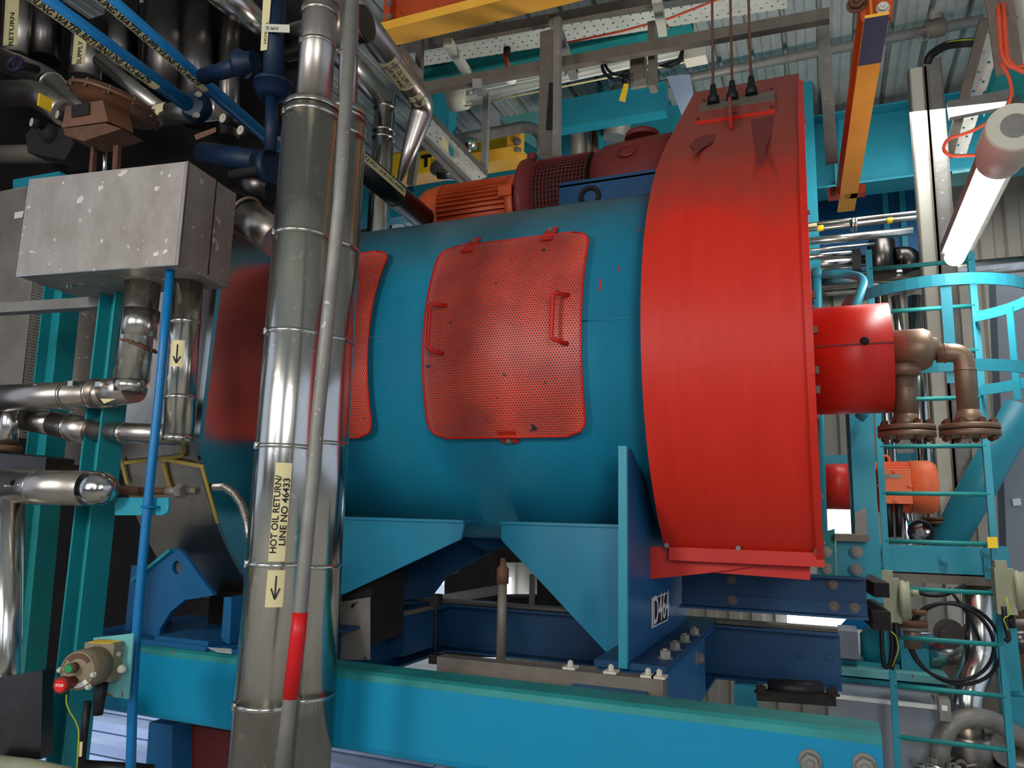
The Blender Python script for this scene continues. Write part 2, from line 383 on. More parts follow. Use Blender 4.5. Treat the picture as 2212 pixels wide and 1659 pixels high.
b = MB(); b.box((-9, 9.7, -2.25), (7, 9.85, 4.6)); ST('wall_far_backing', b, 'wall') if 0 else None
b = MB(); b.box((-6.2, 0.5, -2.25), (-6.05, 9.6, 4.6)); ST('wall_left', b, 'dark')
b = MB(); b.box((-9, -6.2, -2.25), (-5.6, -6, 4.6)); b.box((-3.6, -6.2, -2.25), (-1.6, -6, 4.6)); b.box((-.2, -6.2, -2.25), (2.2, -6, 4.6)); b.box((3.8, -6.2, -2.25), (9, -6, 4.6)); b.box((-9, -6.2, 3.4), (9, -6, 4.8)); b.box((-9,-6.2,-2.25),(9,-6,-.6))
ST('wall_behind', b, 'wall')
for i, (a0, a1) in enumerate(((-5.6, -3.6), (-1.6, -.2), (2.2, 3.8))):
    w = MB().box((a0, -6.25, -.6), (a1, -6.21, 3.4)); ST('window_%d' % (i+1), w, 'daylight')  # unseen glowing panes, put in for bright streaks on the clad pipes
# lower window glow seen under the machine and beside the motor
for i, (x0_, y0_, x1_, y1_, yy) in enumerate(((1786, 1078, 1840, 1112, 9.3), (1700, 1322, 1830, 1345, 9.3))):
    p0, p1 = Y(x0_, y0_, yy), Y(x1_, y1_, yy)
    w = MB().box((p0.x, yy, p1.z-.25), (p1.x, yy+.05, p0.z)); ST('window_%d' % (i+4), w, 'daylight')

# ------------------------------------------------------------------ the blue drum casing
AX = Vector((0, 3.53, .68)); RD = .817; XL = -2.25; XR = -.57
def cylpt(px, py, r=RD): p = CY(px, py, r); return p.x, math.atan2(-(p.y-3.53), p.z-.68)   # x, angle from top towards camera
def cp(x, th, r): return Vector((x, 3.53-r*math.sin(th), .68+r*math.cos(th)))
b = MB(); b.lathe((XL, 3.53, .68), (1,0,0), [(0, RD), (XR-XL, RD)], 96); shell = b
sx_, sth = cylpt(1100, 706)
seam = MB()
for xa, xb in ((XL, -1.66), (-.84, XR-.002)): seam.tube([cp(xa, sth, RD), cp(xb, sth, RD)], .0035, 6)
gs = -.05
def gusset(xt0, xt1, xb0, xb1, zt, zb, zc0, zc1, y=2.95): pass
def hatch(pxl, pxr, pyt, pyb, handles, tabs, th0=None):
    """curved perforated guard; pixel columns measured at mid height"""
    x0 = cylpt(pxl, 720, RD+.03)[0] if pxl > 0 else pxl
    x1, _ = cylpt(pxr, 715, RD+.03)
    pm = (pxl+pxr)/2 if pxl > 0 else pxr+5
    _, t0 = cylpt(pm, pyt, RD+.03); _, t1 = cylpt(pm, pyb, RD+.03)
    r = RD+.034; rc = .075; b = MB(); nu, nv = 40, 44; vs = []; H = (t1-t0)*r
    for j in range(nv+1):
        v = H*j/nv; ins = 0
        e = min(v, H-v)
        if e < rc: ins = rc-math.sqrt(max(rc*rc-(rc-e)**2, 0))
        for i in range(nu+1):
            u = ins+(x1-x0-2*ins)*i/nu
            vs.append(cp(x0+u, t0+v/r, r))
            b.uv[len(vs)-1] = (u, v)
    k = nu+1
    b.add(vs, [(j*k+i, j*k+i+1, (j+1)*k+i+1, (j+1)*k+i) for j in range(nv) for i in range(nu)], True)
    rim = MB(); loop = []
    for j in range(0, nv+1): loop.append(vs[j*k])
    loop += [vs[nv*k+i] for i in range(k)]
    for j in range(nv, -1, -1): loop.append(vs[j*k+nu])
    loop += [vs[i] for i in range(nu, -1, -1)]
    rim.tube(loop, .0045, 6)
    subs = [('rim', rim, 'red2')]
    for (hx, hy0, hy1) in handles:
        a = cylpt(hx, hy0, r); c = cylpt(hx, hy1, r)
        hx_ = (a[0]+c[0])/2; dx = .045
        h = MB().tube([cp(hx_+dx, a[1], r), cp(hx_+dx*.3, a[1]+.01, r+.045), cp(hx_, a[1]+.02, r+.055), cp(hx_, c[1]-.02, r+.055), cp(hx_+dx*.3, c[1]-.01, r+.045), cp(hx_+dx, c[1], r)], .0085, 12, bend=.02)
        subs.append(('handle', h, 'red2'))
    for (tx, ty0, ty1, w) in tabs:
        a = cylpt(tx, ty0, r); c = cylpt(tx, ty1, r); t = MB(); pts = []
        s1 = .0
        q = [cp(a[0]-w/2, a[1], RD+.008), cp(a[0]+w/2, a[1], RD+.008), cp(a[0]+w/2, c[1], r+.006), cp(a[0]-w/2, c[1], r+.006)]
        nrm = (cp(0, (a[1]+c[1])/2, 1)-cp(0, 0, 0)); nrm.x = 0; nrm = Vector((0, -math.sin((a[1]+c[1])/2), math.cos((a[1]+c[1])/2)))
        t.prism(q, nrm*.005); subs.append(('tab', t, 'red2'))
        mid = (a[1]*.7+c[1]*.3) if ty0 < 700 else (a[1]*.75+c[1]*.25)
        subs.append(('bolt', MB().hexb(cp(a[0], mid, RD+.018), nrm, .011, .012), 'galv'))
    return ('hatch_guard', b, 'perf', subs)
h1 = hatch(916, 1255, 522, 944, [(940, 663, 765), (1203, 640, 744)], [(1025, 505, 545, .05), (1192, 482, 520, .05), (1099, 962, 930, .075)])
xb1, _ = cylpt(793, 720, RD+.03)
h2 = hatch(-2.235, 797, 546, 944, [], [])
mk_ = []
for (a, c, e, g) in ((1296, 603, 1298, 628), (1338, 575, 1337, 586), (1381, 494, 1382, 500)):
    p_, q_ = cylpt(a, c), cylpt(e, g); mk_.append(('paint_mark', MB().bar(cp(p_[0], p_[1], RD+.001), cp(q_[0], q_[1], RD+.001), .006, .001, (0, -math.sin(p_[1]), math.cos(p_[1]))), 'red2'))
# support legs
def support(x, side):   # vertical plate across the axis
    s = MB(); t = .018
    pts = [(x, 2.64, -.515), (x, 2.64, .215), (x, 2.68, .23), (x, 3.0, .1), (x, 3.3, -.05), (x, 3.84, -.05), (x, 3.84, -.515)]
    s.prism(pts, (t, 0, 0)); return s
xs = -.658
edge = MB().box((xs-.012, 2.615, -.515), (xs+.018, 2.64, .235))
g1 = MB(); yg = 2.95; pg = lambda a, c: Y(a, c, yg)
g1.prism([pg(1083, 1132), pg(1345, 1140), pg(1345, 1416), pg(1312, 1412), pg(1083, 1166)], (0, .015, 0))
tp0, tp1 = pg(1083, 1130), pg(1345, 1138)
l1 = MB().box((tp0.x, yg-.012, tp0.z-.004), (tp1.x, yg+.26, tp0.z+.008))
g2 = MB().prism([pg(560, 1117), pg(1003, 1127), pg(995, 1165), pg(735, 1287), pg(560, 1370)], (0, .015, 0))
tq0, tq1 = pg(560, 1115), pg(1003, 1125)
l2 = MB().box((tq0.x, yg-.012, tp0.z-.004), (tq1.x, yg+.26, tp0.z+.008))
g3 = MB().prism([Y(820, 1140, 3.8), Y(1080, 1140, 3.8), Y(1078, 1182, 3.8), Y(965, 1245, 3.8), Y(930, 1290, 3.8), Y(800, 1305, 3.8)], (0, .015, 0))
saddle = MB().prism([(-1.85, 3.55, -.06), (-.8, 3.55, -.06), (-.8, 3.55, -.2), (-1.2, 3.55, -.14), (-1.6, 3.55, -.2)], (0, .015, 0))
bp = MB().box((-.76, 2.63, -.52), (-.515, 3.92, -.498))
bolts = []
for i, (px, py) in enumerate(((1437, 1416), (1458, 1397), (1479, 1380), (1500, 1365))):
    p = Z(px, py+6, -.498); bolts.append(('bolt', MB().hexb((p.x, p.y, -.498), (0,0,1), .02, .022), 'galv'))
lb = MB(); xf = xs+.0185
lp = [X(1408, 1292, xf), X(1443, 1279, xf), X(1442, 1340, xf), X(1408, 1357, xf)]
lb.prism(lp, (.0015, 0, 0))
inn = [sum(lp, Vector())/4+(p-sum(lp, Vector())/4)*.9 for p in lp]
lb2 = MB().prism([p+Vector((.0016, 0, 0)) for p in inn], (.0004, 0, 0))
c0 = (lp[0]+lp[3])/2
lt = MB().text('D464', flat((xf+.0026, c0.y+.01, c0.z), (0,1,0), (0,0,1)), .15, bold=.002, width=.30*abs(lp[1].y-lp[0].y)/.30*.98)
T('dryer_drum', 'large teal blue horizontal drum casing with red perforated hatch guards on gusseted supports', 'machine', [
    ('shell', shell, 'drum', [('weld_seam', seam, 'drum')]+mk_), h1, h2, ('support_plate', support(xs, 1), 'blue', [('edge_strip', edge, 'teal'), ('label_plate', lb, 'white', 'black and white plate reading D464'), ('label_field', lb2, 'ink'), ('label_lettering', lt, 'white')]),
    ('gusset', g1, 'drum', [('ledge', l1, 'drum')]), ('gusset', g2, 'drum', [('ledge', l2, 'drum')]), ('gusset', g3, 'navy'), ('saddle_web', saddle, 'navy'), ('base_plate', bp, 'navy'), *bolts])

# ------------------------------------------------------------------ red drive guard
xl, xr = -.577, -.036
def ring(px): return None
prf = []
for k in range(20):     # bottom to upper front, circle about the drum axis
    a = math.radians(118-k*(118-62)/19); prf.append((3.53-.968*math.sin(math.radians(0)+a), .655+.968*math.cos(a)))
prf = []
a0, a1 = 144, 55
for k in range(22):
    a = math.radians(a0+(a1-a0)*k/21); prf.append((3.53-.965*math.sin(a), .655+.965*math.cos(a)))
p_a, p_b, p_c = Vector((prf[-1][0], prf[-1][1])), Vector((2.83, 1.36)), Vector((3.10, 1.60))
prf += [tuple(p_a.lerp(p_b, t_).lerp(p_b.lerp(p_c, t_), t_)) for t_ in (.2, .4, .6, .8)]
prf += [(3.10, 1.60), (3.94, 2.31), (5.0, 2.75), (5.0, .655), (4.4, -.0)]
pr3 = [(xl, a, c) for a, c in prf]
b = MB(); n = len(prf); vs = [(xl, a, c) for a, c in prf]+[(xr, a, c) for a, c in prf]
b.add(vs, [(i, i+1, i+1+n, i+n) for i in range(27)], True)
b.add([vs[i] for i in (27, 28, 29, 30, 0)]+[vs[n+i] for i in (27, 28, 29, 30, 0)], [(0,1,6,5), (1,2,7,6), (2,3,8,7), (3,4,9,8)])
b.add(vs, [tuple(range(n))]); b.add(vs, [tuple(range(2*n-1, n-1, -1))])
rf = MB()    # narrow bolted flange on the open side
zt = 26
of = [(3.53-(.965+.028)*math.sin(math.radians(a0+(a1-a0)*k/21)), .655+(.993)*math.cos(math.radians(a0+(a1-a0)*k/21))) for k in range(22)]+[(3.08, 1.63), (3.65, 2.1)]
inf = [(3.53-.95*math.sin(math.radians(a0+(a1-a0)*k/21)), .655+.95*math.cos(math.radians(a0+(a1-a0)*k/21))) for k in range(22)]+[(3.15, 1.6), (3.72, 2.07)]
m_ = len(of)
vv = [(x_, a, c) for x_ in (xr-.001, xr+.022) for a, c in of]+[(x_, a, c) for x_ in (xr-.001, xr+.022) for a, c in inf]
fl = []
for i in range(m_-1): fl += [(i, i+1, m_+i+1, m_+i), (m_+i, m_+i+1, 3*m_+i+1, 3*m_+i), (2*m_+i, 2*m_+i+1, i+1, i)]
rf.add(vv, fl)
bot = prf[0]
z0 = bot[1]
bl = MB().box((xl+.02, bot[0]-.02, z0-.045), (xr+.024, bot[0]+.012, z0+.004)); bl.box((xl+.02, bot[0]-.01, z0-.045), (xr, bot[0]+.4, z0-.035))
scr = []
for px, py in ((1441, 1178), (1595, 1184), (1764, 1190)):
    p = Y(px, py, bot[0]-.02); scr.append(('screw', MB().lathe(p, (0,-1,0), [(0, .009), (.009, .009), (.009, .005), (.004, .004)], 12), 'galv'))
for k in (1, 4, 8, 13, 18, 22):
    a, c = of[k]; a2, c2 = inf[k]
    scr.append(('screw', MB().lathe((xr+.022, (a+a2)/2, (c+c2)/2), (1,0,0), [(0, .008), (.007, .008), (.007, .004)], 10), 'galv'))
# pipe-shaped grease plate on the slope
nrm = Vector((0, -.71, .84)).normalized(); sl = Vector((0, .84, .71)).normalized()
def SL(px, py, off=0):
    d = ray(px, py); p0 = Vector((0, 3.10, 1.60)); n_ = Vector((0, -(2.31-1.60), 3.94-3.10)).normalized()
    return d*(p0.dot(n_)/d.dot(n_))+n_*off
nn = Vector((0, -.71, .84)).normalized()
plate_ = MB().prism([SL(1514, 232), SL(1675, 202), SL(1675, 243), SL(1502, 269)], nn*.012)
pad = MB().prism([SL(1514, 230, .012), SL(1674, 202, .012), SL(1674, 222, .012), SL(1510, 247, .012)], nn*.004)
fin = MB().prism([SL(1574, 238, .01), SL(1582, 238, .01), SL(1583, 282, .01), SL(1577, 282, .01)], nn*.05)
st1_ = MB().prism([SL(a, c, .0006) for a, c in ((1622,258),(1640,256),(1674,248),(1668,275),(1662,300),(1654,318),(1652,345),(1645,368),(1641,350),(1637,322),(1630,300),(1624,280))], nn*.0006)
st2_ = MB().prism([SL(a, c, .0006) for a, c in ((1500,302),(1522,292),(1545,290),(1540,308),(1515,322),(1503,335),(1496,345),(1500,322),(1490,315))], nn*.0006)
corner = [('stain', st1_, 'darkred', 'dark damp stain'), ('stain', st2_, 'darkred', 'dark damp stain')]+[('screw', MB().hexb(SL(a, c, .012), nn, .009, .008, False), 'darkred') for a, c in ((1522, 224), (1668, 200), (1668, 238), (1508, 264), (1590, 252))]
sk = MB()   # skirt under the guard
A, B_, Cc, D_ = Y(1384, 1178, 2.72), Y(1398, 1252, 2.72), Y(1750, 1253, 2.74), Y(1750, 1200, 2.74)
sk.prism([Y(1384, 1182, 3.0), Y(1392, 1252, 3.0), Y(1530, 1238, 3.0), Y(1750, 1205, 3.0), Y(1750, 1190, 3.0), Y(1440, 1180, 3.0)], (0, .012, 0))
sk.prism([Y(1384, 1182, 3.0), Y(1392, 1252, 3.0), Y(1398, 1252, 3.35), Y(1398, 1182, 3.35)], (.014, 0, 0))
sk.prism([Y(1530, 1236, 3.02), Y(1750, 1253, 3.02), Y(1750, 1200, 3.02)], (0, .012, 0))
ends = MB(); ends.cyl((xr+.0, 3.53, .68), (xr+.07, 3.53, .68), .26, 48)
# rotary joint cover stub
st0 = xr+.0; st1 = Y(1925, 768, 3.45).x
stub = MB().lathe((xr, 3.53, .68), (1,0,0), [(0, .235), (st1-xr, .235), (st1-xr, .2)], 56)
sj = MB(); tseam = math.radians(86); sj.bar((xr+.02, 3.53-.237*math.sin(tseam), .68+.237*math.cos(tseam)), (st1, 3.53-.237*math.sin(tseam), .68+.237*math.cos(tseam)), .006, .006)
knob = MB().lathe(CY(1868, 737, .236), (0, -1, .1), [(-.012, .017), (.008, .017), (.01, .008)], 16)
ear = [('lug', MB().box((xr+.02, 3.27-.0, z_), (xr+.035, 3.29, z_+.03)), 'galvd') for z_ in (.9, .75, .58, .5)]
T('drive_guard', 'tall bright red belt guard with dusty sloped top at the right end of the drum', 'machine guard', [
    ('casing', b, 'red'), ('edge_flange', rf, 'red2'), ('bottom_flange', bl, 'red2'), *scr, ('grease_plate', plate_, 'red', [('pad', pad, 'galvd', 'grey dusty pad'), ('fin', fin, 'red')]+corner),
    ('skirt', sk, 'red2')])
T('joint_cover', 'red round cover stub sticking out of the right side of the belt guard', 'cover', [('cover', stub, 'red2', [('seam_strip', sj, 'darkred'), ('knob', knob, 'dark', 'dark round plug')]), *ear])
# three grease lines
for i, (xt, xb, yb) in enumerate(((1540, 1542, 232), (1579, 1583, 224), (1617, 1624, 214))):
    base = SL(xb, yb, .016); q = Y(xt+0, 0, base.y-.25); q = Vector((base.x+(Y(xt, 0, base.y).x-base.x)*1, base.y, 0)); q.z = Y(xt, -160, base.y).z
    w = MB().tube([base+Vector((0,0,.08)), q], .0065, 10); f_ = MB().lathe(base, (0,0,1), [(0, .03), (.035, .028), (.05, .02), (.09, .014), (.1, .014)], 12)
    T('grease_line', ['leftmost', 'middle', 'rightmost'][i]+' of the three dark grease lines rising from the red guard top', 'pipe', [('line', w, 'rust'), ('gland', f_, 'black')], 'grease lines above the red guard')

# ------------------------------------------------------------------ top motor and gearbox
yA, zA = 3.82, 1.71
xm = lambda px, py: Y(px, py, 3.75).x
b = MB(); x1, x2, x3, x4 = xm(905, 430), xm(965, 430), xm(1112, 410), xm(1135, 400)
cap = MB().lathe((x1, yA, zA), (1,0,0), [(0, .05), (.0, .12), (.03, .165), (.07, .19), (x2-x1, .205), (x2-x1, .17)], 40)
body = MB().lathe((x2, yA, zA), (1,0,0), [(0, .175), (x3-x2, .175)], 40)
fins = MB()
for k in range(44):
    a = 2*math.pi*k/44; u = Vector((0, math.cos(a), math.sin(a)))
    fins.bar(Vector((x2, yA, zA))+u*.185, Vector((x3-.01, yA, zA))+u*.185, .006, .03, u)
fr = MB().lathe((x3-.01, yA, zA), (1,0,0), [(0, .2), (.05, .205), (.05, .17), (x4-x3, .17)], 40)
lug = MB().box((x3-.04, yA-.215, zA+.0), (x3+.04, yA-.18, zA+.06))
T('drive_motor', 'orange finned electric motor lying on top of the blue drum', 'motor', [('fan_cover', cap, 'orange'), ('body', body, 'orange', [('cooling_fins', fins, 'orange')]), ('end_flange', fr, 'orange'), ('lug', lug, 'orange')])
x5, x6 = xm(1170, 400), xm(1285, 380)
adap = MB().lathe((x4, yA, zA), (1,0,0), [(0, .17), (.01, .27), (.045, .275), (.055, .24), (x5-x4, .23)], 48)
cage = MB().lathe((x5, yA, zA), (1,0,0), [(0, .245), (x6-x5, .245)], 48)
rings = MB()
for k in range(15): rings.torus((x5+(x6-x5)*(k+.5)/15, yA, zA), (1,0,0), .25, .0035, 40, k=6)
for k in range(60):
    a = 2*math.pi*k/60; u = Vector((0, math.cos(a), math.sin(a))); rings.tube([Vector((x5, yA, zA))+u*.252, Vector((x6, yA, zA))+u*.252], .003, 5)
bump_ = MB().sphere((x4+.03, yA-.05, zA+.285), .03)
T('coupling_guard', 'dark red mesh coupling guard between the orange motor and the gearbox', 'guard', [('flange', adap, 'darkred'), ('cage', cage, 'dark', [('mesh', rings, 'darkred')]), ('lifting_lug', bump_, 'darkred')])
gb = MB(); gx1 = -.56
gb.lathe((x6, yA, zA+.02), (1,0,0), [(0, .2), (.02, .23), (.08, .255), (.3, .27), (.56, .265), (gx1-x6, .26)], 48)
gb.box((x6+.0, yA-.27, zA-.16), (gx1, yA+.3, zA-.02))
gcap = MB().lathe((x6+.26, yA-.06, zA+.275), (0,0,1), [(0, .095), (.03, .09), (.05, .06)], 24); gb2 = MB().torus((x6+.22, yA-.235, zA+.14), (0,-1,.6), .05, .01, 24); gb3 = MB().torus((x6+.45, yA-.275, zA+.03), (0,-1,.1), .035, .008, 24)
T('gearbox', 'dusty dark red gearbox on the blue drum beside the red belt guard', 'gearbox', [('housing', gb, 'darkred', [('cover_boss', gb2, 'darkred'), ('cover_boss', gb3, 'darkred')]), ('filler_cap', gcap, 'darkred')])
gp = MB(); xg = xm(1258, 390); gp.box((xg, 3.36, 1.59), (gx1, 4.2, 1.615)); gp.box((xg, 3.36, 1.42), (gx1, 3.385, 1.60)); gp.box((xg, 3.38, 1.42), (xg+.02, 4.2, 1.60))
gr = MB().torus((xg+.16, 3.355, 1.52), (0,-1,0), .045, .012, 24)
T('motor_bed', 'dark blue steel bed plate under the gearbox on top of the drum', 'base plate', [('plate', gp, 'navy'), ('hole_rim', gr, 'dark')])

# ------------------------------------------------------------------ base beams
xe = Y(1906, 1620, 2.17).x; xw = Y(205, 1500, 2.17).x
b = MB(); zt_, zb_ = -.52, -.765; r_ = .02
pr = [(2.30, zt_), (2.19, zt_), (2.176, zt_-.008), (2.17, zt_-.025), (2.17, zb_+.025), (2.176, zb_+.008), (2.19, zb_), (2.30, zb_), (2.30, zb_+.012), (2.185, zb_+.012), (2.185, zt_-.014), (2.30, zt_-.014)]
b.prism([(xw, a, c) for a, c in pr], (xe-xw, 0, 0))
tops = MB().prism([(xw, a, c+.0006) for a, c in ((2.30, zt_), (2.19, zt_), (2.1755, zt_-.008), (2.1692, zt_-.026), (2.1694, zt_-.026), (2.177, zt_-.0085), (2.19, zt_-.0006), (2.3, zt_-.0006))], (xe-xw, 0, 0))
bb = [('bolt', MB().hexb(Y(px, py, 2.17), (0,-1,0), .021, .02), 'galv') for px, py in ((1750, 1643), (1868, 1652))]
T('base_beam', 'long bright teal blue steel channel running across the front below the blue drum', 'beam', [('channel', b, 'beam'), ('top_flange', tops, 'green', 'worn green-blue top face'), *bb])
b = MB(); b.channel((-2.4, 3.95, -.64), (Y(1815, 1400, 3.95).x, 3.95, -.64), .245, .1)
fb = [('bolt', MB().hexb(Y(px, py, 3.94), (0,-1,0), .014, .012), 'navy') for px, py in ((1733, 1417), (1792, 1421))]
rail = MB().box((-2.4, 3.90, -.515), (Y(1810, 1360, 3.95).x, 3.99, -.5))
T('far_base_beam', 'dark blue steel beam behind and parallel to the front teal channel, ending beside the ladder', 'beam', [('channel', b, 'navy', [('cap_strip', rail, 'galvd')]), *fb])
b = MB(); b.channel((Y(1474, 1290, 3.62).x, 3.62, -.325), (Y(1872, 1290, 3.62).x, 3.62, -.325), .17, .09, lip=0)
b2 = MB().box((Y(1474, 1290, 3.62).x, 3.60, -.41), (Y(1872, 1290, 3.62).x, 3.62, -.35))
gbts = [('bolt', MB().hexb(Y(px, py, 3.6), (0,-1,0), .016, .012), 'galvd') for px, py in ((1580, 1250), (1582, 1297), (1799, 1263), (1801, 1309), (1846, 1313))]
T('guard_support_beam', 'dark teal bolted beam directly under the red belt guard', 'beam', [('channel', b, 'navy', [('doubler_plate', b2, 'navy')]), *gbts])
b = MB().ibeam((-.63, 2.30, -.645), (-.63, 3.95, -.645), .245, .23); hb = MB().hexb(X(1504, 1421, -.515), (1,0,0), .022, .02)
pl = MB().box((-.525, 2.33, -.76), (-.513, 3.5, -.53))
T('cross_beam', 'short teal cross beam with big bolts under the right support of the drum', 'beam', [('beam', b, 'blue', [('side_plate', pl, 'blue')]), ('bolt', hb, 'galv')])
b = MB().ibeam((-2.05, 2.30, -.645), (-2.05, 3.95, -.645), .245, .2)
T('cross_beam', 'dark blue cross beam behind the tall shiny pipes under the drum', 'beam', [(None, b, 'navy')])
# galvanised rail with clamps
p0, p1 = Y(962, 1412, 2.42), Y(1440, 1447, 2.42)
b = MB().box((p0.x, 2.36, -.60), (p1.x, 2.42, p0.z)); zt2 = p0.z
cl = []
for px in (1232, 1320, 1400, 1424):
    x_ = Y(px, 1440, 2.39).x; c_ = MB().box((x_-.02, 2.37, zt2), (x_+.02, 2.42, zt2+.007)); c_.hexb((x_, 2.39, zt2+.007), (0,0,1), .009, .014); cl.append(('clamp', c_, 'cream'))
T('galvanised_rail', 'galvanised rail lying along the back of the front teal channel', 'rail', [('rail', b, 'galvd'), *cl])
pb, pt = Y(1082, 1412, 2.45), Y(1085, 1212, 2.45)
b = MB().tube([(pb.x, 2.45, zt2-.02), (pb.x, 2.45, pt.z-.05)], .016, 16); c_ = MB().lathe((pb.x, 2.45, pt.z-.075), (0,0,1), [(0, .021), (.05, .021), (.06, .012), (.085, .009)], 14)
T('grease_pipe', 'short grey vertical pipe with a nipple standing on the galvanised rail', 'pipe', [('pipe', b, 'galvd'), ('nipple', c_, 'rust')])
b = MB(); ya = 3.4
b.prism([Y(800, 1318, ya), Y(876, 1316, ya), Y(872, 1418, ya), Y(796, 1424, ya)], (0, .3, 0)); t = MB().prism([Y(800, 1322, ya-.02), Y(878, 1320, ya-.02), Y(878, 1330, ya-.02), Y(800, 1332, ya-.02)], (0, .3, 0))
T('end_bracket', 'small dark blue box bracket under the drum left of the thin rod', 'bracket', [('plate', b, 'navy'), ('top_strip', t, 'galvd')])
b = MB(); b.add([Y(735, 1300, 3.0), Y(800, 1290, 3.0), Y(800, 1425, 3.0), Y(735, 1425, 3.0)], [(0,1,2,3)]); b.uv = {0: (0,0), 1: (.4,0), 2: (.4,.8), 3: (0,.8)}
b2 = MB().box((Y(735, 1300, 3.0).x, 3.01, -.6), (Y(800, 1290, 3.0).x, 3.3, -.3))
T('grey_mesh_panel', 'dusty grey perforated panel under the drum beside the shiny pipes', 'panel', [('mesh', b, 'perfgrey'), ('frame', b2, 'dark')])
b = MB().tube([Y(943, 1290, 3.2), Y(940, 1425, 3.2)], .005, 8); c_ = MB().box(tuple(Y(934, 1300, 3.2)-Vector((0,.02,.02))), tuple(Y(952, 1284, 3.2)+Vector((0,.02,.0)))); c2_ = MB().box(tuple(Y(930, 1432, 3.2)-Vector((0,.02,0))), tuple(Y(952, 1414, 3.2)+Vector((0,.02,0))))
T('tie_rod', 'thin dark tie rod under the middle of the drum', 'rod', [('rod', b, 'dark'), ('nut', c_, 'dark'), ('nut', c2_, 'dark')])
b = MB().bar(Y(948, 1296, 4.6), Y(1090, 1272, 4.6), .06, .06)
T('grey_strut', 'slanting grey strut seen through the gap under the drum', 'strut', [(None, b, 'galv')])
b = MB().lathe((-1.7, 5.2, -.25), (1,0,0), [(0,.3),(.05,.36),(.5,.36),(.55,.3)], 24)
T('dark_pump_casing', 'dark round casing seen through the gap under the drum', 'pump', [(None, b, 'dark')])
for i, (px0, px1, py0, py1) in enumerate(((930, 956, 1244, 1262), (1052, 1100, 1245, 1320), (1115, 1150, 1290, 1310))):
    p0, p1 = Y(px0, py0, 9.4), Y(px1, py1, 9.4)
    w = MB().box((p0.x, 9.4, p1.z), (p1.x, 9.45, p0.z)); ST('window_%d' % (i+6), w, 'daylight')

b = MB(); pz = lambda px, py, y: Y(px, py, y)  # dark panels added behind the drum to darken the gap below it
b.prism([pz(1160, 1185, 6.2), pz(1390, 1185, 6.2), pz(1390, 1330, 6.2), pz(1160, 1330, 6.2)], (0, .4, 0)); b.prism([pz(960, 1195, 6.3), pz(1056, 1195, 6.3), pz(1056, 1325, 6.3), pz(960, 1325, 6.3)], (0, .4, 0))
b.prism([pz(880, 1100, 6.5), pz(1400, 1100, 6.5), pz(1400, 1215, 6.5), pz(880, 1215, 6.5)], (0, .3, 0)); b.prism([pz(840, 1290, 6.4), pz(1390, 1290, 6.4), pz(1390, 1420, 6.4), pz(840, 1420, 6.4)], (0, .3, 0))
T('gap_shade_panels', 'dark panels added to shade the gap under the drum', 'frame', [(None, b, 'dark')])
T('pale_upright', 'pale upright post seen through the gap under the drum', 'post', [(None, MB().box(tuple(pz(1142, 1330, 5.8)), tuple(pz(1156, 1240, 5.85))), 'galvd')])
XE = -2.25
# ------------------------------------------------------------------ foreground pipes
def on_axis(p0, p1, py):   # point on a near-vertical axis at an image row
    r = ray(600, py); best = None
    lo, hi = 0.0, 1.0
    for _ in range(40):
        m = (lo+hi)/2; q = p0.lerp(p1, m); c = M3.transposed() @ q; y_ = PPY+F_PX*c.y/c.z
        if y_ < py: lo = m
        else: hi = m
    return p0.lerp(p1, (lo+hi)/2)
def clad(name, label, p_top, p_bot, r, bands, m='steel', extra=(), group=None, clips=True):
    d = (p_bot-p_top).normalized(); parts = [('jacket', MB().tube([p_top, p_bot], r, 48), m)]
    for py in bands:
        q = on_axis(p_top, p_bot, py); parts.append(('band', MB().band(q, d, r, .014, .0018, 48), m))
        tow = Vector((-q.x, -q.y, 0)).normalized(); side = d.cross(tow).normalized()
        a = (tow*.25+side*.97).normalized()
        if (q+side*r).x > q.x: a = (tow*.25-side*.97).normalized()
        parts.append(('band_clip', MB().bar(q+a*(r+.001), q+a*(r+.006), .016, .02, d), m))
    for py in [b_ for b_ in bands if 0]: pass
    parts += list(extra)
    return T(name, label, 'pipe', parts, group)
yA1 = 1.90
At, Ab = Y(674, 246, yA1), Y(562, 1700, yA1); rA = .0925
dA = (Ab-At).normalized()
toA = Vector((-.28, -1, 0))
def lab(axis_p, d, r, py0, py1, p0, p1, a0, a1, ref, m='label'):
    q0, q1 = on_axis(p0, p1, py0), on_axis(p0, p1, py1); L_ = (q1-q0).length
    return MB().patch(q0, d, r, 0, L_, a0, a1, ref), q0, q1, L_
ref = Vector((.33, -1, 0)).normalized()     # roughly towards the camera
refA = -Vector((At.x, At.y, 0)).normalized()
patch1, q0, q1, L1 = lab(None, dA, rA, 1003, 1208, At, Ab, 2, -30, refA)
def side_test():
    w = dA.cross(refA); return w.x
sg = 1 if side_test() > 0 else -1     # +angle moves to the right when sg>0
def ang(px_off): return sg*math.degrees(math.asin(max(-.98, min(.98, px_off/78.0))))
patch1, q0, q1, L1 = lab(None, dA, rA, 1003, 1208, At, Ab, ang(-22), ang(17), refA)
ux = -dA     # text reads upwards
tx1 = MB().text('HOT OIL RETURN/', wrap(q1, ux, rA, refA, ang(-17)*-1*0 + 0), .030)
def vtext(txt, q_start, off, size, width):
    """text running up the pipe, letters' feet to the right"""
    w = dA.cross(refA); a_c = math.radians(ang(off))
    def fn(x, y):
        a = a_c-sg*y/rA
        return q_start-dA*x+(refA*math.cos(a)+w*math.sin(a))*(rA+.0016)
    return MB().text(txt, fn, size, bold=.0006, width=width)
qs = on_axis(At, Ab, 1192); qe = on_axis(At, Ab, 1030)
tx1 = vtext('HOT OIL RETURN/', qs, -12, .026, (qs-qe).length)
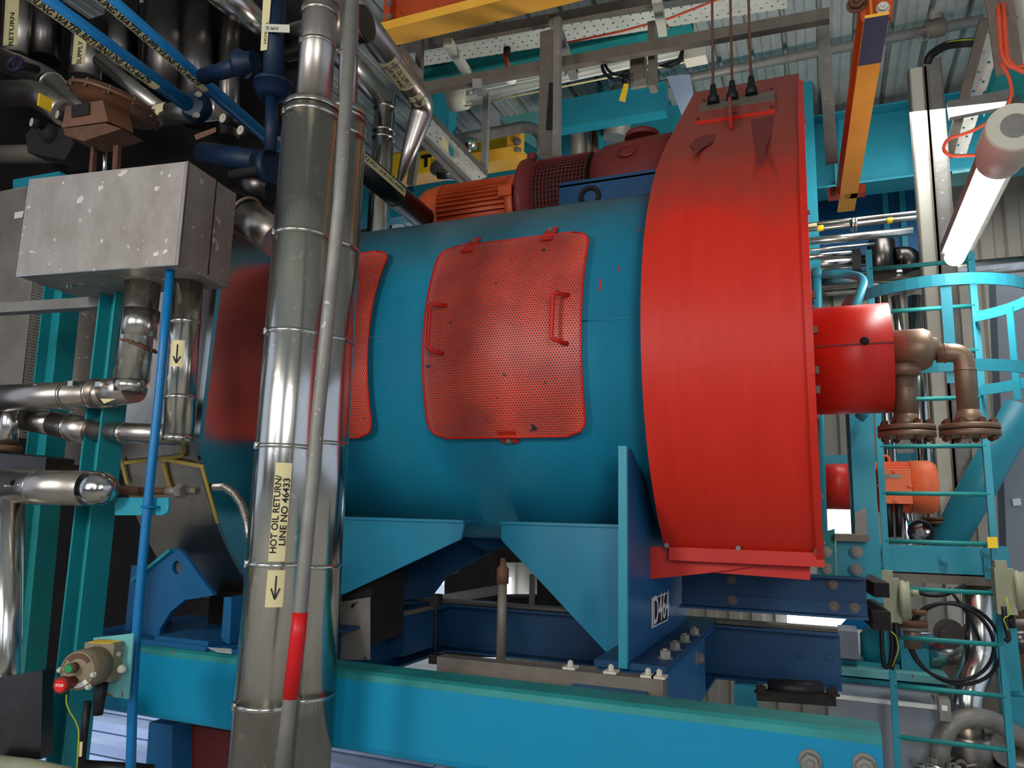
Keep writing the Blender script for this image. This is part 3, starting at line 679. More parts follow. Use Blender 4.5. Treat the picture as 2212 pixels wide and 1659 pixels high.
qs2 = on_axis(At, Ab, 1176); qe2 = on_axis(At, Ab, 1036)
tx2 = vtext('LINE NO 46433', qs2, 8, .026, (qs2-qe2).length)
patch2, a_, b_, _ = lab(None, dA, rA, 1226, 1303, At, Ab, ang(-21), ang(20), refA)
w_ = dA.cross(refA)
def onA(py, off, lift=.0018):
    q = on_axis(At, Ab, py); a = math.radians(ang(off)); return q+(refA*math.cos(a)+w_*math.sin(a))*(rA+lift)
arr = MB()
for (ya_, xa_, yb_, xb_, wd_) in ((1238, 0, 1286, 0, .0042), (1264, -10, 1287, 0, .0042), (1264, 10, 1287, 0, .0042)):
    P, Q = onA(ya_, xa_), onA(yb_, xb_); arr.bar(P, Q, wd_, .0008, refA)
collar = MB().lathe(At-dA*.002, -dA, [(0, rA+.003), (.006, rA+.003), (.022, rA*.98), (.026, .06)], 48)
extra = [('collar', collar, 'steel'), ('label_band', patch1, 'label', 'cream label reading HOT OIL RETURN/ LINE NO 46433', [('lettering', tx1, 'ink'), ('lettering', tx2, 'ink')]), ('arrow_label', patch2, 'label', 'cream label with a black arrow pointing down', [('arrow', arr, 'ink')])]
clad('hot_oil_return_pipe', 'tall shiny clad pipe in front labelled HOT OIL RETURN with a downward arrow', At, Ab, rA, (258, 515, 725, 967, 1217, 1518), 'steel', extra)
A2t, A2b = Y(700, -80, 1.9), Y(676, 240, 1.9)
clad('clad_riser', 'narrower shiny clad pipe rising from the top of the labelled hot oil return pipe', A2t, A2b, .058, (8, 32, 100), 'steeld')
yB = 2.08; Bt, Bb = Y(732, 255, yB), Y(642, 1700, yB); dB = (Bb-Bt).normalized()
colB = MB().lathe(Bt, -dB, [(0, .101), (.006, .098), (.022, .092), (.026, .05)], 48)
clad('clad_pipe', 'second tall shiny clad pipe just behind and right of the hot oil return pipe', Bt, Bb, .098, (262, 300, 540, 740, 960, 1222, 1500), 'mirror', [('collar', colB, 'steel')])
clad('clad_riser', 'thin shiny clad pipe rising above the second tall clad pipe beside the grey conduit', Y(757, -60, 2.1), Y(750, 262, 2.1), .034, (120,), 'steeld')
cd = [Y(764, -40, 1.77), Y(733, 440, 1.77), Y(688, 890, 1.77), Y(644, 1370, 1.77), Y(627, 1508, 1.77), Y(604, 1700, 1.77)]
P0 = cd[3]; pr0, pr1 = Y(638, 1322, 1.77), Y(625, 1508, 1.77)
T('grey_conduit', 'mottled galvanised pole with a red tape wrap in front of the two shiny pipes', 'pole', [('pole', MB().tube(cd, .0195, 20), 'galv'), ('tape_wrap', MB().tube([Y(648.4, 1322, 1.77), Y(644, 1370, 1.77), Y(627, 1508, 1.77)], .0212, 20), 'redtape', 'bright red tape wrap')])
# dark end-capped cylinder behind the top
cap_c = Y(790, 50, 2.35)
b = MB().lathe((Y(620, 45, 2.35).x, 2.35, cap_c.z), (1,0,0), [(0, .072), (cap_c.x-Y(620, 45, 2.35).x, .072)], 40); c_ = MB().lathe((cap_c.x, 2.35, cap_c.z), (1,0,0), [(-.03, .076), (-.012, .076), (-.012, .074), (.004, .07), (.005, .001)], 40)
T('clad_flange_box', 'short horizontal clad cylinder with a dark end cap behind the top of the shiny pipes', 'pipe', [('jacket', b, 'steeld'), ('end_cap', c_, 'darksteel')])
# hot oil supply pipe and its neighbour
zc = 2.42
c0, c1, c2 = Z(720, -40, zc), Z(918, 226, zc), None
c2 = Y(862, 392, c1.y); rC = .068
dC = (c1-c0).normalized()
mp__ = [c0, c1]; da_ = (c0-c1).normalized(); db_ = (c2-c1).normalized(); A__, B__ = c1+da_*.09, c1+db_*.09
main = MB().tube([c0]+[A__.lerp(c1, k/6).lerp(c1.lerp(B__, k/6), k/6) for k in range(7)]+[c1.lerp(c2, .55), c2], [rC]*8+[rC*.74, rC*.25], 40)
bandsC = [('band', MB().band(c0.lerp(c1, f_), dC, rC, .014, .002), 'steeld') for f_ in (.55, .87)]
rc_ = Vector((.3, -.45, -1)).normalized()
cu_ = dC.cross(rc_)
def onC(py_, off=0):
    lo, hi = 0, 1
    for _ in range(30):
        m = (lo+hi)/2; c = M3.transposed() @ (c0.lerp(c1, m)); 
        if PPY+F_PX*c.y/c.z < py_: lo = m
        else: hi = m
    return c0.lerp(c1, lo)
cam_ref = -(c0.lerp(c1, .6)).normalized(); cam_ref = (cam_ref-dC*cam_ref.dot(dC)).normalized(); wC = dC.cross(cam_ref)
sc = 1 if (M3.transposed() @ wC).x > 0 else -1
qa, qb = onC(112), onC(172)
pc = MB().patch(qa, dC, rC, 0, (qb-qa).length, sc*-72, sc*24, cam_ref)
def ctext(txt, py0_, py1_, a_mid, size):
    A_, B2 = onC(py0_), onC(py1_)
    def fn(x, y):
        a = math.radians(sc*a_mid)+sc*y/rC; return A_+dC*x+(cam_ref*math.cos(a)+wC*math.sin(a))*(rC+.0016)
    return MB().text(txt, fn, size, bold=.0004, width=(B2-A_).length)
tc1 = ctext('HOT OIL SUPPLY/', 116, 168, -6, .040); tc2 = ctext('LINE NO 46462', 118, 166, -38, .040)
qa2, qb2 = onC(187), onC(208)
pc2 = MB().patch(qa2, dC, rC, 0, (qb2-qa2).length, sc*-50, sc*18, cam_ref)
arC = MB()
def onCs(f_, a): q = qa2.lerp(qb2, f_); a = math.radians(sc*a); return q+(cam_ref*math.cos(a)+wC*math.sin(a))*(rC+.0022)
for s_, e_ in (((.12, -18), (.88, -18)), ((.6, -32), (.9, -18)), ((.6, -4), (.9, -18))): arC.bar(onCs(*s_), onCs(*e_), .006, .001, cam_ref)
T('hot_oil_supply_pipe', 'clad overhead pipe labelled HOT OIL SUPPLY with an arrow, ending in a downward elbow', 'pipe', [('jacket', main, 'steeld'), *bandsC, ('label_band', pc, 'label', 'cream label reading HOT OIL SUPPLY/ LINE NO 46462', [('lettering', tc1, 'ink'), ('lettering', tc2, 'ink')]), ('arrow_label', pc2, 'label', [('arrow', arC, 'ink')])])
yD = 4.6; zD = 3.2
D0 = Y(832, 216, yD); zD = D0.z
e0 = Z(700, 80, zD); 
b = MB().tube([e0, Vector((D0.x, yD, zD))], .085, 36)
b2 = MB().tube([Vector((D0.x, yD, zD+.04)), Vector((D0.x, yD, .9))], .082, 36)
bd = [('band', MB().band((D0.x, yD, Y(832, py, yD).z), (0,0,1), .084, .016, .004), 'steel') for py in (236, 285, 300)]
e3_ = MB().tube([Vector((D0.x, yD, zD-.0)), Vector((D0.x+.32, yD+.5, zD-.05)), Vector((D0.x+.2, yD+.5, zD-.6))], .08, 28, bend=.1)
T('clad_tee_pipe', 'dull clad pipe dropping behind the drum from an overhead tee beside the labelled supply pipe', 'pipe', [('branch', b, 'steeld'), ('riser', b2, 'mirror'), *bd])
# liquid line
zE = 1.62; f0, f1 = Z(735, 318, zE), Z(915, 472, zE); f1 = f0+(f1-f0)*1.0; rE = .065; dE = (f1-f0).normalized()
eref = -(f0.lerp(f1, .5)); eref = (eref-dE*eref.dot(dE)).normalized(); wE = dE.cross(eref); se = 1 if (M3.transposed() @ wE).x > 0 else -1
def onE(px_):
    lo, hi = 0, 1
    for _ in range(30):
        m = (lo+hi)/2; c = M3.transposed() @ (f0.lerp(f1, m))
        if PPX+F_PX*c.x/c.z < px_: lo = m
        else: hi = m
    return f0.lerp(f1, lo)
ea, eb = onE(745), onE(852)
pe = MB().patch(ea, dE, rE, 0, (eb-ea).length, se*20, se*58, eref)
def etext(txt, a, b_2, am, size):
    A_, B2 = onE(a), onE(b_2)
    def fn(x, y):
        t_ = math.radians(se*am)+se*y/rE; return A_+dE*x+(eref*math.cos(t_)+wE*math.sin(t_))*(rE+.0016)
    return MB().text(txt, fn, size, bold=.0004, width=(B2-A_).length)
te = etext('LIQUID/ LINE NO.46485', 755, 848, 39, .028)
T('liquid_line_pipe', 'dark clad pipe labelled LIQUID LINE running over the drum top', 'pipe', [('jacket', MB().tube([f0, f1], rE, 32), 'darksteel'), ('label_band', pe, 'label', 'cream label reading LIQUID/ LINE NO.46485', [('lettering', te, 'ink')]), ('band', MB().band(eb+dE*.01, dE, rE, .014, .002), 'darksteel')])

# ------------------------------------------------------------------ stainless insulated box and its pipework (left)
yb = 1.80
TR, BR = Y(408, 348, yb), Y(383, 572, yb); TR.x = BR.x = (TR.x+BR.x)/2
zt3, zb3 = TR.z, BR.z
TL, BL = Z(65, 390, zt3), Z(38, 595, zb3)
TL = BL = (TL+BL)/2
FL = Vector((TL.x, TL.y, 0)); FR = Vector((TR.x, yb, 0)); ex = (FR-FL).normalized(); ey = Vector((-ex.y, ex.x, 0)); dep = .27
def bx(u, v, z): p = FL+ex*u+ey*v; return Vector((p.x, p.y, z))
LL = (FR-FL).length
body = MB().box8([bx(0,0,zb3), bx(LL,0,zb3), bx(LL,dep*.56,zb3), bx(0,dep*.56,zb3), bx(0,0,zt3), bx(LL,0,zt3), bx(LL,dep*.56,zt3), bx(0,dep*.56,zt3)])
body2 = MB().box8([bx(0,dep*.57,zb3), bx(LL,dep*.57,zb3), bx(LL,dep,zb3), bx(0,dep,zb3), bx(0,dep*.57,zt3-.003), bx(LL,dep*.57,zt3-.003), bx(LL,dep,zt3-.003), bx(0,dep,zt3-.003)])
trim = MB().box8([bx(LL-.006,-.0015,zb3-.001), bx(LL+.0015,-.0015,zb3-.001), bx(LL+.0015,.008,zb3-.001), bx(LL-.006,.008,zb3-.001), bx(LL-.006,-.0015,zt3), bx(LL+.0015,-.0015,zt3), bx(LL+.0015,.008,zt3), bx(LL-.006,.008,zt3)])
trim.bar(bx(0,-.001,zb3), bx(LL,-.001,zb3), .004, .004); trim.bar(bx(-.001,0,zb3), bx(-.001,0,zt3), .004, .004, (0,1,0)); trim.bar(bx(LL-.012,-.001,zb3), bx(LL-.012,-.001,zt3), .002, .002, (0,1,0))
crack = MB().bar(bx(LL+.0008, dep*.565, zb3+.01), bx(LL+.0008, dep*.565, zt3), .004, .002, (1,0,0))
ltch = []
for u_ in (.16, .80):
    l_ = MB().box8([bx(LL*u_-.02,.11,zb3-.006), bx(LL*u_+.02,.11,zb3-.006), bx(LL*u_+.02,.135,zb3-.006), bx(LL*u_-.02,.135,zb3-.006), bx(LL*u_-.02,.11,zb3), bx(LL*u_+.02,.11,zb3), bx(LL*u_+.02,.135,zb3), bx(LL*u_-.02,.135,zb3)])
    l_.torus(bx(LL*u_, .12, zb3-.008), ex, .009, .0018, 12, k=6); ltch.append(('latch', l_, 'steel'))
T('insulation_box', 'large stained stainless insulation box hanging at upper left in front of the pipework', 'box', [('front_half', body, 'boxsteel'), ('back_half', body2, 'boxsteel'), ('corner_trim', trim, 'steel'), ('split', crack, 'ink'), *ltch])
yp = 1.93
pts = [Y(312, 590, yp), Y(297, 720, yp), Y(283, 835, yp)]
rp = .060
v_ = MB().tube([Y(314, 575, yp), Y(284, 822, yp)], rp, 36); v_.tube([Y(284, 822, yp), Y(281, 848, yp)], rp, 36, r2=rp*.9)
fo = MB().band(Y(303, 700, yp), pts[2]-pts[0], rp, .10, .002, 36)
foam = MB(); fp_ = []
for k in range(49):
    a = k/48*2*math.pi; fp_.append(Y(298, 745, yp)+Vector((math.cos(a)*rp*1.0, math.sin(a)*rp*1.0, -.022*math.cos(a-.3)+(random.uniform(-.004,.004) if k % 48 else 0))))
foam.tube(fp_, [.005+random.uniform(-.002,.003) for _ in fp_], 7)
hz = MB().tube([Y(250, 850, yp+.02), Y(-60, 862, yp-.1)], .050, 32)
hz.tube([Y(290, 838, yp), Y(215, 852, yp+.02)], .053, 32)
bnds = [('band', MB().band(Y(px, py, yp-.02), (1,0,0), .0515, .012, .002), 'steel') for px, py in ((70, 858), (150, 854), (205, 850))]
clp = [('clip', MB().box(tuple(Y(px, py, yp-.075)-Vector((.005,0,.005))), tuple(Y(px, py, yp-.075)+Vector((.02,.03,.012)))), 'steel') for px, py in ((70, 838), (148, 830), (207, 832))]
lbl = MB(); lq = Y(236, 858, yp-.055); lbl.prism([Y(213, 856, yp-.03), Y(243, 845, yp-.03), Y(260, 858, yp-.03), Y(225, 872, yp-.03)], (0,-.001,0))
T('clad_elbow_pipe', 'shiny clad pipe dropping from the stainless box and turning left, rusty foam at a joint', 'pipe', [('riser', v_, 'steel'), ('sleeve', fo, 'steel'), ('foam_ring', foam, 'rust', 'ragged rusty foam ring'), ('run', hz, 'steeld'), *bnds, *clp, ('label_scrap', lbl, 'label')])
b = MB().tube([Y(22, 858, yp-.02), Y(18, 962, yp-.02)], .032, 28); c_ = MB().lathe(Y(18, 962, yp-.02), (0,0,-1), [(0,.033),(.0,.045),(.02,.048),(.022,.03)], 24)
T('clad_drop_pipe', 'short clad pipe with a rusty collar at the far left edge below the elbow pipe', 'pipe', [('jacket', b, 'steel'), ('collar', c_, 'rust')])
b = MB().prism([Y(-20, 978, yp+.1), Y(50, 980, yp+.05), Y(100, 988, yp+.1), Y(97, 1024, yp+.1), Y(-20, 1024, yp+.1)], (0, .12, 0))
T('small_steel_box', 'small dull steel box below the rusty collar at the left edge', 'box', [(None, b, 'darksteel')])
yf = 1.80; g0, g1 = Y(-5, 1050, yf), Y(232, 1056, yf)
b = MB().tube([g0, Y(195, 1055, yf)], .058, 36); c_ = MB().lathe(Y(193, 1055, yf), (1, .05, 0), [(0,.0585),(.04,.057),(.07,.05),(.09,.038),(.104,.02),(.108,0)], 36)
dn = MB().tube([Y(22, 1075, yf), Y(8, 1700, yf)], .045, 32)
bn = [('band', MB().band(Y(82, 1053, yf), (1,.02,0), .0583, .006, .001), 'steel'), ('band', MB().band(Y(18, 1115, yf), (0,0,1), .045, .01, .002), 'steel')]
scw = [('rivet', MB().sphere(Y(px, py, yf-.056), .0055, 8), 'steel') for px, py in ((12, 1050), (40, 1048))]
T('clad_bend_pipe', 'fat clad pipe with a domed end at lower left, bending down at the edge', 'pipe', [('jacket', b, 'steeld'), ('dome_end', c_, 'mirror'), ('drop', dn, 'steel'), *bn, *scw])
# rusty union and braided hose
yu = 1.98; b = MB().tube([Y(262, 1058, yu), Y(305, 1062, yu)], .016, 20); b2 = MB().tube([Y(300, 1061, yu), Y(364, 1061, yu)], .012, 16)
n1 = MB().lathe(Y(362, 1061, yu), (1,0,0), [(0,.014),(.05,.014)], 16); n2 = MB().lathe(Y(384, 1061, yu), (1,0,0), [(0,.024),(.03,.024)], 6, False); n3 = MB().lathe(Y(405, 1060, yu), (1,0,0), [(0,.013),(.045,.013)], 16)
T('union_fitting', 'rusty pipe with a steel union nut beside the thin blue pipe', 'fitting', [('pipe', b, 'rust'), ('nipple', b2, 'rust'), ('sleeve', n1, 'galv'), ('nut', n2, 'galv'), ('tail', n3, 'galvd')])
hp = [X(462, 1052, XE), Y(485, 1052, 2.15), Y(505, 1065, 2.12), Y(522, 1090, 2.1), Y(533, 1125, 2.08), Y(540, 1170, 2.07)]
b = MB().tube(hp, .013, 14, bend=.03); rg = MB()
full = []
for i in range(len(hp)-1):
    for k in range(10): full.append(hp[i].lerp(hp[i+1], k/10))
for i in range(0, len(full)-1): rg.torus(full[i], full[i+1]-full[i], .0132, .0014, 14, k=5)
T('braided_hose', 'short braided steel hose curving behind the hot oil return pipe', 'hose', [('hose', b, 'steeld', [('braid', rg, 'steel')])])

# ------------------------------------------------------------------ stainless clad end housing of the machine
b = MB(); R2 = 1.38
pf = [(2.255, 1.16), (2.245, .42), (2.21, .3)]
for k in range(1, 13):
    a = math.radians(105+k*3.1); pf.append((3.53-R2*math.sin(a)*.99, .68+R2*math.cos(a)))
pf += [(4.6, pf[-1][1]), (4.6, 1.16)]
b.prism([(XE-.42, a, c) for a, c in pf], (.42, 0, 0))
face = MB().prism([(XE+.001, a+.012*(1 if a < 3.6 else -1), c) for a, c in pf], (.004, 0, 0))
rim_ = MB()
for i in range(0, 14): rim_.bar((XE+.006, pf[i][0], pf[i][1]), (XE+.006, pf[i+1][0], pf[i+1][1]), .018, .012, (1,0,0))
tapes = MB()
def yx(px, py):
    q = CY(px, py, 1.38); return q if q.y > 2.2 else Y(px, py, 2.2)
for (a, c, e, g) in ((262, 990, 275, 1045), (268, 1000, 395, 985), (345, 990, 440, 1008), (436, 1008, 470, 1130), (352, 1000, 368, 1060), (395, 985, 392, 960)):
    tapes.bar(yx(a, c), yx(e, g), .014, .006, (0,-1,0))
tape2 = MB()
XT = XE+.012
for (a, c, e, g) in ((445, 1010, 478, 985), (478, 985, 510, 1060), (510, 1095, 480, 1115)): tape2.bar(X(a, c, XT), X(e, g, XT), .008, .004, (1,0,0))
T('clad_end_housing', 'polished stainless clad machine housing with yellow sealant lines left of the tall shiny pipes', 'machine housing', [('jacket', b, 'steeld', [('sealant_line', tapes, 'sealant')]), ('end_sheet', face, 'mirror', [('rim', rim_, 'steeld')])])
b = MB(); yq = 2.27; pq = lambda a, c: Y(a, c, yq)
hole = [pq(383+11*math.cos(t_*math.pi/8), 1226+15*math.sin(t_*math.pi/8)) for t_ in range(16)]
b.prism([pq(283, 1390), pq(288, 1262), pq(378, 1184), pq(392, 1190), pq(462, 1286), pq(400, 1296), pq(368, 1322), pq(345, 1360), pq(342, 1392)], (0, .02, 0), [hole])
e_ = MB().bar(pq(290, 1254), pq(372, 1188), .012, .03, (0,-1,0))
T('lug_plate', 'blue steel gusset plate with a round hole under the stainless housing', 'bracket', [('plate', b, 'blue', [('edge', e_, 'teal')])])
b = MB().prism([pq(477, 1385), pq(484, 1290), pq(500, 1290), pq(496, 1392)], (0, .3, 0)); b.box((pq(470, 1390).x, yq-.06, -.52), (pq(560, 1390).x, yq+.3, -.505))
T('foot_bracket', 'blue foot bracket beside the hot oil return pipe on the base channel', 'bracket', [(None, b, 'blue')])
b = MB().box((pq(205, 1390).x, 2.19, -.518), (pq(480, 1390).x, 2.75, -.50)); b.box((pq(365, 1390).x, 2.2, -.50), (pq(480, 1390).x, 2.4, -.485)); b.box((pq(262, 1300).x, 2.3, -.5), (pq(275, 1300).x, 2.5, -.25))
T('sole_plate', 'blue sole plate on top of the base channel at lower left', 'base plate', [(None, b, 'blue')])
b = MB().box((-2.45, 2.6, -.5), (-2.0, 2.9, -.37)); T('opening_shade_block', 'dark block standing for the shade below the stainless housing behind the gusset plate', 'duct', [(None, b, 'dark')])  # solid dark block in place of the shaded opening
tg = MB().prism([Z(448, 1399, -.47), Z(500, 1402, -.47), Z(500, 1412, -.47), Z(468, 1408, -.47)], (0,0,.001)); T('flat_tag', 'small white printed tag lying on the base channel', 'tag', [(None, tg, 'white')])

# ------------------------------------------------------------------ far-left grey mesh guard
ym = 2.75
b = MB(); P = [Y(14, 418, ym), Y(88, 400, ym), Y(72, 700, ym), Y(38, 940, ym), Y(-90, 940, ym), Y(-80, 440, ym)]
b = MB(); q = [Y(-60, 425, ym), Y(90, 395, ym), Y(62, 700, ym), Y(35, 945, ym), Y(-60, 945, ym)]
b.add(q, [(0,1,2,3,4)]); b.uv = {i: (p.x, p.z) for i, p in enumerate(q)}
fr_ = MB().prism([p+Vector((0,.02,0)) for p in q], (0, .01, 0)); sd = MB(); s0, s1 = Y(92, 390, ym), Y(40, 945, ym)
q2 = [s0, s0+Vector((.0,.35,0)), s1+Vector((0,.35,0)), s1]; sd.add(q2, [(0,1,2,3)]); sd.uv = {0: (0,0), 1: (.35,0), 2: (.35,.9), 3: (0,.9)}
lb_ = MB().prism([Y(32, 459, ym-.004), Y(52, 456, ym-.004), Y(48, 470, ym-.004), Y(31, 473, ym-.004)], (0,-.001,0))
T('mesh_guard', 'dusty grey perforated machine guard at the far left edge', 'guard', [('front_sheet', b, 'perfgrey'), ('backing', fr_, 'galvd'), ('side_sheet', sd, 'perfgrey'), ('small_label', lb_, 'white')])
b = MB().prism([Y(28, 388, 3.0), Y(128, 370, 3.0), Y(128, 392, 3.0), Y(60, 400, 3.0), Y(28, 420, 3.0)], (0, .1, 0)); T('teal_beam_end', 'teal beam end above the grey mesh guard', 'beam', [(None, b, 'teal')])
bb_ = MB().box8([Y(-60, 640, 2.05), Y(262, 625, 2.05), Y(262, 625, 2.05)+Vector((0,.05,0)), Y(-60, 640, 2.05)+Vector((0,.05,0)), Y(-60, 668, 2.05)*1, Y(262, 640, 2.05), Y(262, 640, 2.05)+Vector((0,.05,0)), Y(-60, 668, 2.05)+Vector((0,.05,0))])
a_, c_ = Y(-60, 672, 2.05), Y(268, 652, 2.05); T('galvanised_strut', 'galvanised strut crossing behind the clad pipe under the stainless box', 'strut', [(None, MB().bar(a_, c_, .05, .042), 'galv')])
# teal posts
def hpost(name, label, px0, py0, px1, py1, y, wpx, m='postteal'):
    p0, p1 = Y(px0, py0, y), Y(px1, py1, y); w = wpx
    s = MB(); 
    def L(a): return a
    s.sweep((p0, p1), [(-w/2, 0), (-w/2+.006, 0), (-w/2+.006, .045), (.0, .05), (.0, .0), (.006, 0), (.006, .05), (w/2, .05), (w/2, .056), (-w/2, .056)], (0, 1, 0)) if 0 else None
    x0_, x1_ = -w/2, w/2
    s.sweep((p0, p1), [(x0_, -.05), (x0_+.008, -.05), (x0_+.008, .0), (x1_-.008, .0), (x1_-.008, -.05), (x1_, -.05), (x1_, .05), (x1_-.008, .05), (x1_-.008, .008), (x0_+.008, .008), (x0_+.008, .05), (x0_, .05)], (0, 1, 0))
    return T(name, label, 'post', [(None, s, m)])
hpost('teal_post', 'teal steel post right of centre-left, passing behind the domed pipe and push-button station', 257, 640, 137, 1720, 2.02, .088)
hpost('teal_post', 'teal steel post behind the clad elbow pipe beside the grey mesh guard', 138, 600, 94, 1012, 2.5, .135)
hpost('dark_teal_post', 'dark teal post at lower left behind the bending clad pipe', 95, 1040, 30, 1720, 2.45, .12, 'green')
# thin blue pipe with bracket
yt = 1.84; bp_ = [Y(370, 560, yt), Y(344, 850, yt), Y(318, 1095, yt), Y(300, 1300, yt), Y(287, 1480, yt), Y(281, 1720, yt)]
T('thin_blue_pipe', 'thin bright blue vertical pipe in front of the stainless housing at left', 'pipe', [(None, MB().tube(bp_, .0145, 20, bend=.15), 'pipeblue')])
q = Y(317, 1095, yt); ub = MB().torus(q, (0,.12,1), .017, .0035, 24, k=8); ub.tube([q+Vector((.0,-.017,0)), q+Vector((.03,-.017,.0)), q+Vector((.035,.02,0))], .0035, 8)
br = MB().prism([Y(248, 1075, yt+.02), Y(364, 1075, yt+.02), Y(364, 1100, yt+.02), Y(360, 1108, yt+.02), Y(350, 1113, yt+.02), Y(248, 1113, yt+.02)], (0, .008, 0))
T('pipe_bracket', 'teal bracket with a blue U-bolt holding the thin blue pipe', 'bracket', [('plate', br, 'teal'), ('u_bolt', ub, 'pipeblue')])
# pipe with arrow label behind the blue pipe
ys = 1.97; s0, s1 = Y(408, 600, ys), Y(384, 940, ys); rs = .050; ds = (s1-s0).normalized()
j = MB().tube([s0, s1], rs, 32); j.tube([s1, s1+ds*.001+Vector((0,.0,-.02))], rs, 32)
sr = -Vector((s0.x, s0.y, 0)).normalized(); ws = ds.cross(sr); ss = 1 if ws.x > 0 else -1
qa = on_axis(s0, s1, 742); qb = on_axis(s0, s1, 798)
pa = MB().patch(qa, ds, rs, 0, (qb-qa).length, ss*-52, ss*2, sr); ar = MB()
def oS(f_, a): q = qa.lerp(qb, f_); a = math.radians(ss*a); return q+(sr*math.cos(a)+ws*math.sin(a))*(rs+.002)
for s_, e_ in (((.15, -24), (.85, -24)), ((.6, -38), (.86, -24)), ((.6, -10), (.86, -24))): ar.bar(oS(*s_), oS(*e_), .005, .001, sr)
T('clad_arrow_pipe', 'shiny clad pipe with a down-arrow label just right of the thin blue pipe', 'pipe', [('jacket', j, 'steel'), ('band', MB().band(on_axis(s0, s1, 698), ds, rs, .014, .003), 'steel'), ('band', MB().band(on_axis(s0, s1, 860), ds, rs, .014, .003), 'steel'), ('arrow_label', pa, 'label', [('arrow', ar, 'ink')])])
b = MB().prism([Y(466, 560, 2.2), Y(476, 560, 2.2), Y(430, 945, 2.2), Y(418, 945, 2.2)], (0,.02,0)); T('trim_strip', 'narrow polished corner strip on the stainless housing edge', 'trim', [(None, b, 'mirror')])
b = MB().tube([Y(120, 915, 2.0), Y(160, 925, 2.0), Y(200, 932, 2.0)], .05, 28); b.tube([Y(60, 905, 2.0), Y(130, 918, 2.0)], .046, 28); b.tube([Y(190, 930, 2.0), Y(385, 940, 2.03)], .036, 28)
T('dull_clad_pipe', 'dull clad pipe running left to right behind the two teal posts', 'pipe', [('jacket', b, 'steeld'), ('band', MB().band(Y(155, 924, 2.0), (1,0,-.05), .05, .01, .002), 'steel'), ('band', MB().band(Y(268, 936, 2.01), (1,0,0), .037, .02, .002), 'steel')])
b = MB().tube([Y(175, 660, 2.95), Y(150, 1000, 2.95)], .12, 30); T('grey_clad_column', 'grey dusty clad column between the two teal posts', 'pipe', [(None, b, 'boxsteel')])
b = MB(); b.prism([Y(-30, 1468, 1.75), Y(92, 1448, 1.75), Y(88, 1640, 1.75), Y(-30, 1640, 1.75)], (0, .04, 0)); T('steel_duct_box', 'dark polished duct box at the bottom left corner', 'box', [(None, b, 'darksteel')])
b = MB().tube([Y(-40, 1650, 1.7), Y(60, 1662, 1.7), Y(140, 1680, 1.7)], .03, 20); T('dusty_hose_end', 'dusty pipe end along the bottom left edge', 'pipe', [(None, b, 'boxgreen')])
# push-button station
yy = 1.72
fc = Y(170, 1448, yy-.10); nv_ = Vector((-.30, -.95, 0)).normalized(); rx = Vector((.95, -.30, 0)).normalized()
kx = .056
nv_ = Vector((-.55, -.83, 0)).normalized() if 0 else Vector((.25, -.97, .0)).normalized(); rx = Vector((-nv_.y, nv_.x, 0))
case = MB().lathe(fc-nv_*.075, nv_, [(0,.05),(0,.054),(.075,.054),(.079,.05)], 36)
bk = fc-nv_*.075
box_ = MB().box8([bk+rx*a+nv_*n_+Vector((0,0,z_)) for z_ in (-.045, .062) for a, n_ in ((-.045,0),(.05,0),(.05,-.06),(-.045,-.06))])
ytop = MB().box8([bk+rx*a+nv_*n_+Vector((0,0,z_)) for z_ in (.0622, .0635) for a, n_ in ((-.035,0),(.04,0),(.04,-.045),(-.035,-.045))])
mp_ = MB().prism([Y(288, 1368, yy+.03), Y(202, 1378, yy+.03), Y(202, 1500, yy+.03), Y(276, 1510, yy+.03)], (0,.006,0))
rimf = MB().torus(fc+nv_*.004, nv_, .05, .003, 36, k=8)
def F_(px, py, off=.004):
    d = ray(px, py); p0_ = fc+nv_*off; return d*(p0_.dot(nv_)/d.dot(nv_))
gb_ = MB().cyl(F_(162, 1441), F_(162, 1441)+nv_*.025, .014, 24); gbf = MB().cyl(F_(162, 1441)+nv_*.025, F_(162, 1441)+nv_*.027, .0105, 24)
rb = MB().lathe(F_(158, 1472), nv_, [(0,.016),(.03,.016),(.034,.022),(.05,.023),(.052,.02)], 28); rbf = MB().cyl(F_(158, 1472)+nv_*.051, F_(158, 1472)+nv_*.0535, .0165, 24)
c3 = F_(158, 1472)+nv_*.054; rtx = MB().text('STOP', flat(c3, rx, (0,0,1)), .010, 'CENTER', bold=.0003)
arc1 = MB(); arc2 = MB()
def arcp(mb, a0_, a1_, r0, r1, off):
    pts_ = []
    for i in range(11): a = math.radians(a0_+(a1_-a0_)*i/10); pts_.append((a, r1))
    for i in range(10, -1, -1): a = math.radians(a0_+(a1_-a0_)*i/10); pts_.append((a, r0))
    mb.prism([fc+nv_*off+rx*math.cos(a)*r_2+Vector((0,0,1))*math.sin(a)*r_2 for a, r_2 in pts_], nv_*.001)
arcp(arc1, 38, 140, .033, .046, .004); arcp(arc2, 230, 320, .034, .047, .004)
bts = [('bolt', MB().hexb(F_(px, py), nv_, .006, .008), 'cream') for px, py in ((131, 1447), (203, 1457), (192, 1484))]
gl = MB().lathe(bk+nv_*-.03+Vector((0,0,-.045)), (0,0,-1), [(0,.02),(.05,.017),(.1,.014)], 20)
sc_ = MB().hexb(Y(262, 1445, yy-.01), (1,-.3,0), .009, .012); knb = MB().lathe(bk+rx*.05+nv_*-.02+Vector((0,0,.03)), rx, [(0,.007),(.006,.007)], 12)
